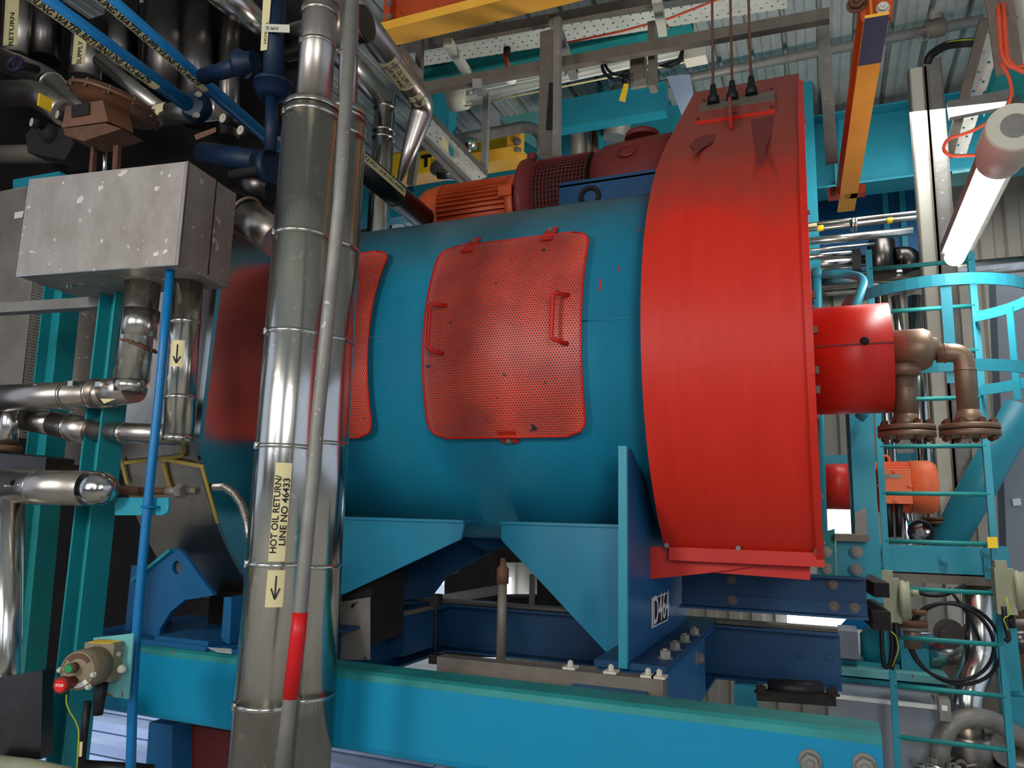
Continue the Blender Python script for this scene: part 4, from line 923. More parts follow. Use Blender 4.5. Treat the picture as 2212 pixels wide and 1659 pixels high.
T('push_button_station', 'round tan push-button station with green and red STOP buttons mounted on the teal post', 'switch', [('case', case, 'boxtan', [('rim', rimf, 'boxtan'), ('upper_plate', arc1, 'rust'), ('lower_plate', arc2, 'white')]), ('back_box', box_, 'boxtan', [('yellow_top', ytop, 'brightyellow')]), ('mount_plate', mp_, 'paleteal'), ('green_button', gb_, 'rust', [('face', gbf, 'greenbtn')]), ('stop_button', rb, 'redbrown', 'red STOP mushroom button', [('face', rbf, 'redbtn'), ('lettering', rtx, 'white')]), *bts, ('gland', gl, 'black'), ('fixing_bolt', sc_, 'cream'), ('side_plug', knb, 'cream')])
T('control_cable', 'black cable with a tan tag hanging below the push-button station', 'cable', [('cable', MB().tube([Y(190, 1515, 1.74), Y(182, 1580, 1.74), Y(172, 1700, 1.74)], [.011]*3, 14), 'black'), ('tag', MB().prism([Y(169, 1602, 1.725), Y(179, 1602, 1.725), Y(177, 1634, 1.725), Y(168, 1634, 1.725)], (0,-.002,0)), 'label')])
T('earth_wire', 'thin green and yellow earth wire looping below the push-button station', 'wire', [(None, MB().tube([Y(144, 1500, 1.68), Y(143, 1520, 1.68), Y(150, 1536, 1.69), Y(165, 1560, 1.71), Y(171, 1580, 1.72), Y(166, 1660, 1.72)], .0022, 8, bend=.02), 'greenyellow')])
b = MB().tube([Y(170, 1655, 1.9), Y(330, 1665, 2.0)], .02, 12); T('black_hose', 'black hose along the bottom edge at left', 'hose', [(None, b, 'black')])
b = MB(); 
for i in range(9): b.bar((-5.9, 2.9+i*.34, -1.46), (-2.2, 2.9+i*.34, -1.46), .09, .06)
b.box((-5.9, 2.8, -1.54), (-2.2, 5.9, -1.50)); T('pale_grating_deck', 'pale blue-grey slatted deck below the base channel at lower left', 'deck', [(None, b, 'floorblue')])
b = MB().prism([Y(322, 1560, 2.5), Y(372, 1566, 2.5), Y(372, 1700, 2.5), Y(312, 1700, 2.5)], (0,.1,0)); T('blue_stanchion', 'blue steel leg under the base channel beside the thin blue pipe', 'leg', [(None, b, 'blue')])
b = MB().box((Y(372, 1700, 2.6).x, 2.6, Y(372, 1700, 2.6).z), (Y(500, 1560, 2.6).x, 3.1, Y(430, 1570, 2.6).z)); T('dark_red_box', 'dark red box in the shade below the base channel', 'box', [(None, b, 'darkred')])
# ------------------------------------------------------------------ overhead steelwork
def BX(name, label, cat, a, b, m, parts=(), group=None):
    return T(name, label, cat, [(None, MB().box(a, b), m)] if not parts else [('body', MB().box(a, b), m), *parts], group)
def bxx(px0, px1, py0, py1, y, d):     # X-running box whose front face spans these rows (rows measured at px0)
    a = Y(px0, py0, y); b = Y(px0, py1, y); c = Y(px1, py0, y)
    return (a.x, y, b.z), (c.x, y+d, a.z)
# big roof beam at right
yR = 8.0
a = Y(1750, 236, yR); e = Y(1750, 412, yR)
zb_, zt_ = Y(1900, 392, yR).z, Y(1900, 228, yR).z
b = MB().ibeam((-3.4, yR+.15, (zb_+zt_)/2), (6, yR+.15, (zb_+zt_)/2), zt_-zb_, .34, .02, .014)
st = MB()
for px in (1640, 1800, 1985): st.box((Y(px, 300, yR).x, yR, zb_+.02), (Y(px, 300, yR).x+.02, yR+.14, zt_-.02))
b2 = MB().box((Y(2050, 300, yR).x, yR-.03, zb_-.03), (Y(2050, 300, yR).x+.25, yR+.3, zb_))
T('roof_beam', 'large teal roof girder under the metal decking at upper right, behind the yellow monorail', 'beam', [('girder', b, 'teal'), ('stiffeners', st, 'teal'), ('clip_plate', b2, 'paleteal')])
# lower blue wall panel girder behind pipes at right
p0, p1 = Y(1740, 420, 9.2), Y(2000, 590, 9.2)
b = MB().box((p0.x-.3, 9.25, Y(1800, 620, 9.2).z), (Y(1996, 500, 9.2).x, 9.3, Y(1800, 415, 9.2).z)); rb_ = MB()
for px in (1908, 1945): rb_.box((Y(px, 470, 9.2).x, 9.18, Y(px, 610, 9.2).z), (Y(px, 470, 9.2).x+.06, 9.25, Y(px, 395, 9.2).z))
T('blue_duct_wall', 'deep blue steel wall behind the thin overhead pipes at right', 'panel', [('panel', b, 'blue', [('ribs', rb_, 'teal')])])
# teal column behind
c0_, c1_ = Y(2003, 385, 7.4), Y(2003, 760, 7.4)
b = MB().ibeam((c0_.x+.02, 7.4, -2.25), (c0_.x+.02, 7.4, c0_.z), .17, .17, .02, .014, (1,0,0))
T('teal_column', 'teal steel column left of the grey cable channels', 'column', [('column', b, 'teal'), ('clip', MB().box(tuple(Y(2005, 553, 7.28)), tuple(Y(2032, 540, 7.3)+Vector((0,.02,0)))), 'galv')])
# double grey cable channel
for i, (xa, xb) in enumerate(((2018, 0), (2051, 0))):
    q0_ = Y(xa, 640, 6.6); w_ = W(30, 6.6)
    top = Y(xa-38, 146+(-20 if i else 0), 6.6).z
    b = MB().channel((q0_.x, 6.6, -1.6), (q0_.x, 6.6, top), W(30, 6.6), .07, .004, (1,0,0), .012) if 0 else MB().box((q0_.x-w_/2, 6.6, -1.6), (q0_.x+w_/2, 6.68, top))
    rl = MB().box((q0_.x-w_/2-.012, 6.59, -1.6), (q0_.x-w_/2, 6.7, top-.0)); rl.box((q0_.x+w_/2, 6.59, -1.6), (q0_.x+w_/2+.008, 6.7, top))
    T('cable_channel', ['left', 'right'][i]+' one of the two tall grey cable channels behind the caged ladder', 'cable channel', [('cover', b, ['cream', 'galv'][i]), ('lips', rl, 'galvd')], 'tall cable channels')
b = MB().tube([Y(2003, 140, 6.62), Y(2008, 120, 6.6), Y(2040, 98, 6.5), Y(2085, 92, 6.4), Y(2112, 92, 6.4)], .035, 12, bend=.2); w = MB().tube([Y(2008, 112, 6.58), Y(2040, 92, 6.47), Y(2085, 86, 6.37), Y(2112, 86, 6.37)], .008, 8, bend=.2)
T('cable_bundle', 'dark cables arching out of the top of the grey cable channels', 'cable', [('sleeve', b, 'black'), ('green_wire', w, 'greenyellow')])
# deck conduits
T('roof_conduit', 'galvanised conduit running under the metal decking at upper right', 'conduit', [('conduit', MB().tube([Y(1300, 218, 6.9), Y(1480, 170, 6.9), Y(2125, 42, 6.9)], .045, 14), 'galv'), ('joint_box', MB().lathe(Y(2020, 62, 6.9)-Vector((.09,0,0)), (1,0,0), [(0,.05),(.02,.075),(.16,.075),(.18,.05)], 16), 'galvd'), ('hook', MB().torus(Y(1994, 76, 6.85), (0,1,0), .05, .008, 20), 'galv')])
T('roof_conduit', 'grey vertical conduit dropping to the joint box under the decking', 'conduit', [(None, MB().tube([Y(2012, -40, 6.9), Y(2020, 48, 6.9)], .06, 14), 'galv')])
# yellow monorail running away from the camera
zM = 2.05
def Zp(px, py, z=zM): return Z(px, py, z)
# underside flange edges: (1800..1835 @455) widening to (1862..1916 @40)
mA = Zp(1830, 456); mB = Zp(1893, 24); wM = (Zp(1857, 452)-Zp(1812, 458)).length
d_ = (mB-mA); bL, bR = Zp(1809, 459), Zp(1846, 455); tL, tR = Zp(1868, 40), Zp(1921, 31)
b = MB().prism([bL, bR, tR, tL], (0,0,.014)); tp = MB()
mm = (bL+bR)/2; mt = (tL+tR)/2; dd = (mt-mm)
sl_, sr_ = tL.lerp(bL, .0), tR.lerp(bR, .0)
tp.prism([tL, tR, tR.lerp(bR, .165), tL.lerp(bL, .165)], (0,0,-.0015))
web = MB().bar(mm+Vector((-.02,0,.09)), mt+Vector((-.02,0,.09)), .01, .17)
cc_ = mm.lerp(mt, .12)
tf_ = MB().prism([bL+Vector((0,0,.18)), bR+Vector((0,0,.18)), tR+Vector((0,0,.18)), tL+Vector((0,0,.18))], (0,0,.012))
clmp = MB().box(tuple(cc_+Vector((-.12,-.04,.0))), tuple(cc_+Vector((.10,.04,.06)))); cb = MB().hexb(cc_+Vector((-.09,-.04,.045)), (0,-1,0), .014, .01); cb2 = MB().hexb(cc_+Vector((-.09,-.04,.015)), (0,-1,0), .014, .01)
T('monorail_beam', 'yellow monorail beam with a dark slate end patch hanging at upper right', 'beam', [('bottom_flange', b, 'yellow', [('end_patch', tp, 'slate', 'dark slate painted patch')]), ('web', web, 'yelloworange'), ('top_flange', tf_, 'yelloworange'), ('clamp', clmp, 'orange', [('bolt', cb, 'rust'), ('bolt', cb2, 'rust')])])
yh = mt.y+.05; a = Y(1855, 60, yh); c = Y(1935, -30, yh)
T('monorail_bracket', 'orange bolted bracket at the top of the yellow monorail', 'bracket', [('plate', MB().prism([Y(1850, -30, yh), Y(1862, 48, yh), Y(1882, 48, yh), Y(1890, 28, yh), Y(1926, 38, yh), Y(1934, -30, yh)], (0,.03,0)), 'orange'), ('bolt', MB().hexb(Y(1850, 10, yh), (0,-1,0), .03, .02), 'rust'), ('bolt', MB().hexb(Y(1907, 18, yh), (0,-1,0), .02, .015), 'cream')])
# top-left crane beam, orange web and yellow flange
yc_ = 4.0
a, c = Y(832, 64, yc_), Y(1165, -2, yc_); zc_ = a.z
fl_ = MB().box((Y(826, 60, yc_).x, yc_-.06, Y(880, 66, yc_).z), (Y(1400, 0, yc_).x, yc_+.12, Y(880, 48, yc_).z)); wb = MB().box((Y(840, 40, yc_).x, yc_+.02, Y(880, 50, yc_).z), (Y(1400, 0, yc_).x, yc_+.035, Y(880, -60, yc_).z))
ep = MB().box((Y(836, 40, yc_).x, yc_-.05, Y(850, 52, yc_).z), (Y(850, 40, yc_).x, yc_+.1, Y(850, -60, yc_).z))
T('crane_beam', 'orange and yellow crane beam at the top edge above the labelled supply pipe', 'beam', [('bottom_flange', fl_, 'yellow'), ('web', wb, 'orange'), ('end_plate', ep, 'orange', [('bolt', MB().hexb(Y(840, 8, yc_-.05), (0,-1,0), .016, .012), 'galv'), ('bolt', MB().hexb(Y(840, 36, yc_-.05), (0,-1,0), .016, .012), 'galv')])])
# teal beams upper middle, running in X
yT = 6.2
def xbeam(name, label, px0, py0, px1, hpx, y, m='teal', dy=.25, par=()):
    p = Y(px0, py0, y); h = W(hpx, y)*1.15; x1 = Y(px1, py0, y).x
    b = MB().ibeam((p.x, y, p.z-h/2), (x1, y, p.z-h/2), h, dy, .02, .014)
    return T(name, label, 'beam', [(None, b, m)])
xbeam('teal_ceiling_beam', 'broad teal ceiling beam behind the white perforated cable tray', 780, 0, 1880, 120, 6.6, 'teal', .5)
b = MB().prism([Y(1060, 232, 7.2), Y(1160, 212, 7.2), Y(1172, 330, 7.2), Y(1110, 290, 7.2)], (0,.1,0)); T('teal_roof_plate', 'pale teal slanting roof member left of the double support strut', 'beam', [(None, b, 'paleteal')])
b = MB().bar(Y(1210, 255, 6.6), Y(1440, 215, 6.6), .15, .3); T('teal_roof_plate', 'blue-teal roof member just under the unlit tube light right of the double strut', 'beam', [(None, b, 'teal')])
xbeam('teal_ceiling_beam', 'dark teal ceiling beam above the tube light and below the cable tray', 900, 150, 1500, 60, 6.0, 'green', .3)
# slanted/away running teal members
def ybar(name, label, cat, pa, pb, z, w, h, m='teal'):
    a, c = Z(*pa, z), Z(*pb, z); return T(name, label, cat, [(None, MB().bar(a, c, w, h), m)])
b = MB().box((Y(935, 190, 6.0).x, 6.0, Y(950, 284, 6.0).z), (Y(972, 190, 6.0).x, 6.16, Y(950, 120, 6.0).z)); T('teal_hanger', 'short teal hanger column beside the hot oil supply elbow', 'column', [(None, b, 'teal')])
b = MB().box((-5.6, 7.3, Y(850, 470, 7.3).z), (Y(1130, 400, 7.3).x, 7.5, Y(850, 385, 7.3).z)); 
T('teal_wall_beam', 'teal bolted beam behind the orange motor and yellow far crane beam', 'beam', [('beam', b, 'teal'), *[('bolt', MB().hexb(Y(px, py, 7.3), (0,-1,0), .035, .02), 'navy') for px, py in ((886, 411), (884, 425))]])
b = MB().box((Y(1075, 300, 7.6).x, 7.6, 1.0), (Y(1760, 300, 7.6).x, 7.75, Y(1300, 236, 7.6).z)); T('teal_wall_panel', 'teal steel panel behind the gearbox and red guard', 'panel', [(None, b, 'teal')])
b = MB().prism([Y(1290, 200, 8.4), Y(1435, 170, 8.4), Y(1455, 245, 8.4), Y(1290, 262, 8.4)], (0,.1,0)); T('brown_board', 'rough brown boarding under the roof behind the grey duct', 'board', [(None, b, 'rust')])
for i, (pa, pb, w_) in enumerate((((1296, 110), (1303, 330), 14), ((1318, 230), (1322, 330), 26))):
    b = MB().bar(Y(*pa, 7.0), Y(*pb, 7.0), W(w_, 7), .08, (0,1,0)); T('teal_upright', ['narrow', 'wider'][i]+' pale teal upright behind the dark red coupling guard', 'upright', [(None, b, 'teal')])
b = MB().tube([Y(1348, 195, 6.8), Y(1330, 300, 6.8)], .13, 20); T('grey_duct_leg', 'flattened grey duct leg dropping behind the gearbox', 'duct', [(None, b, 'galv')])
b = MB().prism([Y(1440, 165, 6.4), Y(1490, 160, 6.4), Y(1512, 300, 6.4), Y(1478, 262, 6.4)], (0,.1,0)); T('pale_blue_brace', 'pale blue brace beside the top corner of the red guard', 'brace', [(None, b, 'floorblue')])
for i, (px, w_) in enumerate(((1245, 36), (1268, 12), (1282, 16))):
    b = MB().tube([Y(px, 190, 7.2), Y(px+4, 350, 7.2)], W(w_, 7.2)/2, 16); T('grey_standpipe', ['thick pale', 'thin dark', 'rusty'][i]+' standpipe behind the coupling guard', 'pipe', [(None, b, ['galv', 'galvd', 'rust'][i])])
# galvanised struts
def strut(label, pa, pb, y0, y1=None, wpx=24, m='galvd', n='galvanised_strut', up=(0,0,1), dp=.05):
    p, q = Y(*pa, y0), Y(*pb, y1 or y0); return T(n, label, 'strut', [(None, MB().bar(p, q, dp, W(wpx, y0), up), m)])
strut('long weathered strut crossing in front of the unlit tube light from the supply elbow', (905, 194), (1792, 34), 4.6, wpx=27, dp=.06)
strut('brown strut just below the orange and yellow crane beam', (862, 106), (1420, 0), 4.9, wpx=26, m='galvd')
strut('short upright strut left of the ceiling beam gap near the supply elbow', (908, 60), (905, 205), 4.7, wpx=17, up=(1,0,0))
strut('grey upright strut hanging in front of the yellow far crane beam', (1052, 205), (1046, 375), 5.2, wpx=15, m='galv', up=(1,0,0))
strut('dark upright strut left of the yellow beam T mark', (898, 330), (888, 400), 5.2, wpx=20, up=(1,0,0))
strut('slim hanging strut right of the red guard with a small black star mark', (1776, 24), (1797, 352), 5.0, wpx=24, m='galv', up=(1,0,0), dp=.04)
strut('thick double support strut rising above the coupling guard, left half', (1183, 70), (1180, 338), 4.4, wpx=34, up=(1,0,0), m='galvd')
strut('pale slotted support channel forming the right half of the double strut', (1205, 40), (1203, 338), 4.3, wpx=16, m='galv', up=(1,0,0))
bk_ = MB()
sb = MB().prism([Y(1187, 180, 4.36), Y(1200, 180, 4.36), Y(1196, 280, 4.36), Y(1180, 280, 4.36)], (0,-.01,0)); T('slot_strip', 'black slot strip on the double support strut', 'slot', [(None, sb, 'black')])
# short stubs on strut with U clips
for i, (pa, pb) in enumerate((((967, 92), (1010, 158)), ((1418, -5), (1432, 70)), ((1195, 40), (1240, 165)), ((1030, 180), (1042, 200)))):
    p, q = Y(*pa, 4.3), Y(*pb, 5.0); s_ = MB().bar(p, q, .06, .06)
    u = MB().torus(q+Vector((0,-.06,-.02)), (0,1,.1), .05, .008, 14, 180, 360, (1,0,0), 6)
    T('strut_stub', ['short pale stub strut above the long strut near its left end', 'stub strut crossing the cable tray at upper centre', 'steel stub with a U clip right of the double strut', 'tiny stub strut clip beside the ceiling light dome'][i], 'strut', [('bar', s_, 'cream' if i < 2 else 'galv'), ('u_clip', u, 'galv')])
# cable trays
def tray(label, pts, z=None, y=None, edge=True, n='cable_tray', m='tray'):
    b = MB(); ps = pts; b.add(ps, [(0,1,2,3)]); ex_ = (ps[1]-ps[0]); ey_ = (ps[3]-ps[0])
    b.uv = {0: (0,0), 1: (ex_.length,0), 2: (ex_.length,ey_.length), 3: (0,ey_.length)}
    parts = [('perforated_base', b, m)]
    e_ = MB(); up_ = ex_.cross(ey_).normalized(); up_ = up_ if up_.z > 0 else -up_
    e_.prism([ps[0], ps[1], ps[1]+up_*.06, ps[0]+up_*.06], ey_.normalized()*-.003); e_.prism([ps[3], ps[2], ps[2]+up_*.06, ps[3]+up_*.06], ey_.normalized()*.003)
    parts.append(('side_rails', e_, 'galv')); return T(n, label, 'cable tray', parts)
zt4 = Y(1100, 70, 5.4).z
tray('white perforated cable tray running across the top behind the long strut', [Z(868, 150, zt4), Z(1700, 18, zt4), Z(1700, -22, zt4), Z(868, 108, zt4)])
p = [Y(905, 268, 5.2), Y(1000, 392, 5.2), Y(1042, 380, 5.4), Y(945, 250, 5.4)]
p = [Y(900, 296, 5.0), Y(1004, 402, 5.0), Y(1052, 382, 5.15), Y(928, 252, 5.15)]
tray('sloping perforated cable tray with a tan patch descending toward the orange motor', p)
ed = MB().bar(Y(912, 300, 4.98), Y(1014, 400, 4.98), .02, .08, (0,0,1)); T('grey_rail', 'plain grey side rail of the sloping cable tray', 'rail', [(None, ed, 'galv')])
pt_ = MB().prism([Y(955, 292, 5.03), Y(968, 308, 5.03), Y(968, 330, 5.03), Y(955, 318, 5.03)], (0,-.002,0)); pt2 = MB().prism([Y(970, 312, 5.03), Y(980, 322, 5.03), Y(980, 340, 5.03), Y(971, 334, 5.03)], (0,-.002,0))
T('tray_patch', 'tan and green paint patches on the sloping cable tray', 'patch', [('tan_patch', pt_, 'label'), ('green_patch', pt2, 'green')])
p = [Y(840, 95, 4.7), Y(880, 135, 4.9), Y(895, 128, 4.9), Y(850, 88, 4.7)]
T('tray_edge', 'pale grey tray edge with a black plug loop above the supply pipe label', 'cable tray', [('edge', MB().bar(Y(855, 108, 4.5), Y(900, 170, 4.6), .05, .12), 'galv'), ('loop', MB().torus(Y(855, 95, 4.5), (0,1,0), .03, .012, 16, 0, 360, (1,0,0), 6), 'black')])
tray('white perforated cable tray at upper right behind the cable channels', [Y(2052, 332, 6.9), Y(2088, 332, 6.9), Y(2172, 60, 6.2), Y(2120, 60, 6.2)])
T('tray_support', 'grey edge channel left of the upper right cable tray', 'rail', [(None, MB().bar(Y(2048, 340, 6.88), Y(2128, 40, 6.0), .03, .07, (1,0,0)), 'galvd')])
tray('perforated cable tray at the top right corner beyond the orange cables', [Y(2160, 140, 4.6), Y(2230, 140, 4.6), Y(2230, -30, 4.2), Y(2135, -30, 4.2)])
T('cable_ladder', 'brown slotted cable ladder at the top right corner carrying orange cables', 'cable tray', [('rail', MB().bar(Y(2162, 160, 4.5), Y(2135, -40, 4.1), .03, .05, (1,0,0)), 'galvd'), ('base', MB().prism([Y(2165, 150, 4.5), Y(2212, 150, 4.5), Y(2185, -40, 4.1), Y(2140, -40, 4.1)], (0,.01,0)), 'galvd')])
T('tray_crosspiece', 'pale crosspiece holding the upper right cable tray below the cable arch', 'strut', [(None, MB().bar(Y(2048, 240, 6.5), Y(2190, 212, 6.5), .06, .14), 'galv')])
T('tray_hanger', 'brown hanger bracket at right between the trays', 'bracket', [(None, MB().bar(Y(2195, 215, 5.0), Y(2160, 300, 5.2), .05, .09), 'galvd')])
cbs = [[(2152, -30), (2160, 70), (2163, 120), (2185, 150), (2230, 138)], [(2165, -30), (2172, 80), (2176, 130), (2200, 152), (2230, 160)], [(2160, 135), (2178, 160), (2188, 200), (2172, 240), (2100, 285), (2045, 300), (2036, 325), (2055, 338), (2110, 335)]]
T('orange_cable', 'orange cables hanging from the top right tray and looping to the lit tube light', 'cable', [('cable', MB().tube([Y(a, c, 4.2) for a, c in pp_], .011, 10, bend=.06), 'cable') for pp_ in cbs[:2]]+[('supply_cable', MB().tube([Y(a, c, 4.0) for a, c in cbs[2]], .008, 10, bend=.08), 'cable')])
# white/teal short cover beam behind lit tube
T('teal_trunking', 'dark teal trunking box at upper right between the perforated trays', 'trunking', [(None, MB().box(tuple(Y(2140, 215, 6.6)), tuple(Y(2190, 155, 6.9))), 'green')])
# lit tube light
l0, l1 = Y(2180, 300, 3.3), Y(2062, 556, 4.6); dl = (l1-l0).normalized(); rl_ = .07
la = l0+dl*.0; 
cap1 = MB().lathe(l0-dl*.10, dl, [(0,.0),(.0,.095),(.02,.1),(.2,.1),(.22,.085),(.28,.085)], 32)
tb = MB().tube([l0+dl*.18, l1], .05, 20); refl = MB().bar(l0+dl*.18+Vector((.08,0,.05)), l1+Vector((.08,0,.05)), .02, .05); refl.bar(l0+dl*.18+Vector((-.055,0,.05)), l1+Vector((-.055,0,.05)), .02, .05); capl = MB().lathe(l0-dl*.101, -dl, [(0,.05),(.002,.05)], 20)
T('tube_light', 'lit fluorescent tube light with a pale end cap at the right edge', 'light', [('end_cap', cap1, 'cream', [('rating_plate', capl, 'galv')]), ('lit_tube', tb, 'tube'), ('reflector', refl, 'galv')])
ld = bpy.data.lights.new('tube_glow', 'AREA'); ld.shape = 'RECTANGLE'; ld.size = 1.4; ld.size_y = .12; ld.energy = 26; ld.color = (1,.98,.95)
lo_ = bpy.data.objects.new('tube_glow', ld); C.objects.link(lo_); lo_.location = (l0+l1)/2+Vector((0,-.0,-.08)); lo_.rotation_euler = (0, 0, math.atan2(dl.y, dl.x))
# unlit tube fitting in the middle
zf = Y(1000, 210, 5.3).z; ff0, ff1 = Vector((Y(985, 215, 5.3).x, 5.3, zf)), Vector((Y(1480, 130, 5.3).x, 5.3, zf))
capf = MB().lathe(ff0-Vector((.05,0,0)), (1,0,0), [(0,.08),(.0,.105),(.14,.105),(.16,.09)], 32)
cov = MB().tube([ff0+Vector((.1,0,-.03)), ff1], .035, 16); c2_ = MB().tube([ff0+Vector((.1,-.04,.04)), ff1+Vector((0,-.04,.04))], .02, 12); c3_ = MB().bar(ff0+Vector((.1,0,.07)), ff1+Vector((0,0,.07)), .12, .02); c4_ = MB().tube([ff0+Vector((.1,-.02,-.1)), ff1+Vector((0,-.02,-.1))], .007, 8)
T('tube_light', 'long unlit tube light with a round cream end cap above the yellow far beam', 'light', [('end_cap', capf, 'cream'), ('tube', cov, 'tubeoff'), ('tube', c2_, 'tubeoff'), ('reflector', c3_, 'tubeoff'), ('guard_rod', c4_, 'label'), ('far_cap', MB().box(tuple(ff1-Vector((.0,.06,.1))), tuple(ff1+Vector((.16,.06,.1)))), 'cream')])
T('dome_light', 'small round ceiling dome fitting with red wires near the left end of the long strut', 'light', [('dome', MB().lathe(Y(1103, 168, 5.2), (0,-.2,-1), [(0,.055),(.03,.05),(.045,.03),(.05,.0)], 20), 'white'), ('wires', MB().tube([Y(1100, 160, 5.2), Y(1096, 140, 5.2), Y(1090, 118, 5.2)], .02, 8), 'cable'), ('rose', MB().lathe(Y(1095, 118, 5.2), (0,0,1), [(0,.03),(.06,.03)], 12), 'dark')])
j0 = Y(1390, 158, 4.7)
T('junction_box', 'dark square junction box on the long strut with a yellow tag', 'box', [('box', MB().box(tuple(Y(1361, 178, 4.75)), tuple(Y(1398, 128, 4.85))), 'galvd'), ('side_box', MB().box(tuple(Y(1400, 186, 4.7)), tuple(Y(1420, 62, 4.8))), 'galvd'), ('lower_cover', MB().box(tuple(Y(1362, 190, 4.74)), tuple(Y(1398, 172, 4.76))), 'galv'), ('tag', MB().prism([Y(1348, 180, 4.7), Y(1358, 182, 4.7), Y(1350, 220, 4.7), Y(1337, 217, 4.7)], (0,.003,0)), 'brightyellow', 'small yellow tag'), ('gland', MB().tube([Y(1345, 176, 4.7), Y(1360, 170, 4.7)], .02, 10), 'black'), ('gland', MB().tube([Y(1343, 163, 4.7), Y(1360, 156, 4.7)], .018, 10), 'black'), ('cable', MB().tube([Y(1302, 125, 4.7), Y(1300, 150, 4.7), Y(1315, 168, 4.7), Y(1345, 176, 4.7)], .012, 8, bend=.1), 'black'), ('cable', MB().tube([Y(1306, 125, 4.7), Y(1308, 145, 4.7), Y(1322, 160, 4.7), Y(1343, 163, 4.7)], .01, 8, bend=.1), 'black'), ('plug', MB().tube([Y(1425, 142, 4.7), Y(1455, 140, 4.7), Y(1470, 128, 4.7), Y(1477, 95, 4.7)], [.006,.03,.02,.006], 10), 'black')])
T('red_cable', 'red cable clipped along the teal beam above the long strut', 'cable', [(None, MB().tube([Y(1225, 92, 5.4), Y(1340, 68, 5.4), Y(1445, 40, 5.4), Y(1560, -5, 5.4)], .009, 8), 'cable')])
# far yellow beam with T
yY = 6.6
fb_ = MB().box((Y(840, 380, yY).x, yY, Y(1000, 345, yY).z), (Y(1131, 300, yY).x, yY+.02, Y(1000, 303, yY).z)); f2 = MB().box((Y(840, 380, yY).x, yY-.12, Y(1000, 372, yY).z), (Y(1131, 300, yY).x, yY+.12, Y(1000, 347, yY).z)); f3 = MB().box((Y(1104, 300, yY).x, yY-.1, Y(1104, 340, yY).z), (Y(1130, 300, yY).x, yY+.0, Y(1104, 292, yY).z))
f4 = MB().box((Y(840, 380, yY).x, yY-.1, Y(1000, 306, yY).z), (Y(1131, 300, yY).x, yY+.12, Y(1000, 300, yY).z))
zz = Y(920, 350, yY-.125); tt = MB().text('T', flat(Y(920, 349, yY-.13), (1,0,0), (0,0,1)), .17, 'CENTER', bold=.012); t2 = MB().text('T T', flat(Y(929, 340, yY-.13), (1,0,0), (0,0,1)), .05); t3 = MB().text('74', flat(Y(929, 350, yY-.13), (1,0,0), (0,0,1)), .07)
fp = MB().box((Y(840, 380, yY).x, yY-.125, Y(1000, 372, yY).z), (Y(975, 300, yY).x, yY-.12, Y(1000, 320, yY).z))
T('far_crane_beam', 'bright yellow far crane beam marked with a black T above the orange motor', 'beam', [('web', fb_, 'brightyellow'), ('bottom_flange', f2, 'yellow'), ('end_block', f3, 'yellow', [('bolt', MB().hexb(Y(1118, 307, yY-.1), (0,-1,0), .03, .02), 'galv'), ('bolt', MB().hexb(Y(1118, 325, yY-.1), (0,-1,0), .03, .02), 'galv')]), ('mark_plate', fp, 'brightyellow', [('lettering', tt, 'ink'), ('lettering', t2, 'ink'), ('lettering', t3, 'ink')])])
T('grey_bent_pipe', 'bare grey pipe bending down above the yellow far crane beam', 'pipe', [('pipe', MB().tube([Y(888, 318, 6.2), Y(1040, 292, 6.2), Y(1140, 272, 6.2), Y(1172, 290, 6.2), Y(1172, 330, 6.2)], .055, 18, bend=.3), 'galv'), ('valve', MB().lathe(Y(1022, 300, 6.1), (-.4,0,-1), [(0,.04),(.08,.07),(.1,.03),(.2,.03),(.22,.07),(.26,.07),(.3,.02)], 16), 'steel')])
T('round_flange_fitting', 'small round steel flange fitting in front of the yellow far crane beam', 'fitting', [('flange', MB().lathe(Y(945, 364, 5.8), (.1,-1,-.1), [(0,.07),(.02,.07)], 24), 'steel'), ('body', MB().tube([Y(948, 376, 5.8), Y(990, 378, 5.8)], .05, 16), 'steeld')])

# ------------------------------------------------------------------ pipes on the far wall at right
def hp_(label, pa, pb, y, wpx, m='steeld', n='wall_pipe', extra=()):
    p, q = Y(*pa, y), Y(*pb, y); q = Vector((q.x, y, (p.z+q.z)/2)); p = Vector((p.x, y, q.z))
    d = (q-p).normalized(); return T(n, label, 'pipe', [('pipe', MB().tube([p-Vector((.3,0,0)), q], W(wpx, y)/2, 18), m), *[e(p, q, d) for e in extra]])
hp_('thin upper wall pipe right of the red guard with a small label', (1740, 492), (2020, 448), 7.0, 8, extra=[lambda p, q, d: ('small_label', MB().bar(Y(1742, 491, 6.95), Y(1765, 487, 6.95), .01, .05), 'label')])
hp_('second thin wall pipe with a flange joint and two yellow tags', (1740, 500), (2020, 462), 6.9, 10, extra=[lambda p, q, d: ('flange', MB().lathe((Y(1836, 487, 6.9).x, 6.9, q.z), (1,0,0), [(0,.05),(.015,.05),(.015,.062),(.03,.062),(.03,.045),(.04,.045),(.04,.062),(.055,.062)], 20), 'steel'), lambda p, q, d: ('tag', MB().band((Y(1772, 490, 6.9).x, 6.9, q.z), d, .024, .05, .002), 'brightyellow'), lambda p, q, d: ('tag', MB().band((Y(1922, 474, 6.9).x, 6.9, q.z), d, .024, .04, .002), 'brightyellow')])
hp_('thicker clad wall pipe with a mitred end below the two thin ones', (1740, 524), (1972, 497), 7.2, 17, 'steel')
hp_('thin shiny pipe line at right above the rail-mounted vessel', (1740, 546), (1890, 522), 7.4, 7, 'steel')
hp_('shiny wall pipe directly beneath the thin shiny line at right', (1740, 560), (1860, 540), 7.5, 15, 'mirror')
hp_('broad shiny wall pipe ending at the dark clamps', (1740, 578), (1880, 558), 7.7, 24, 'mirror')
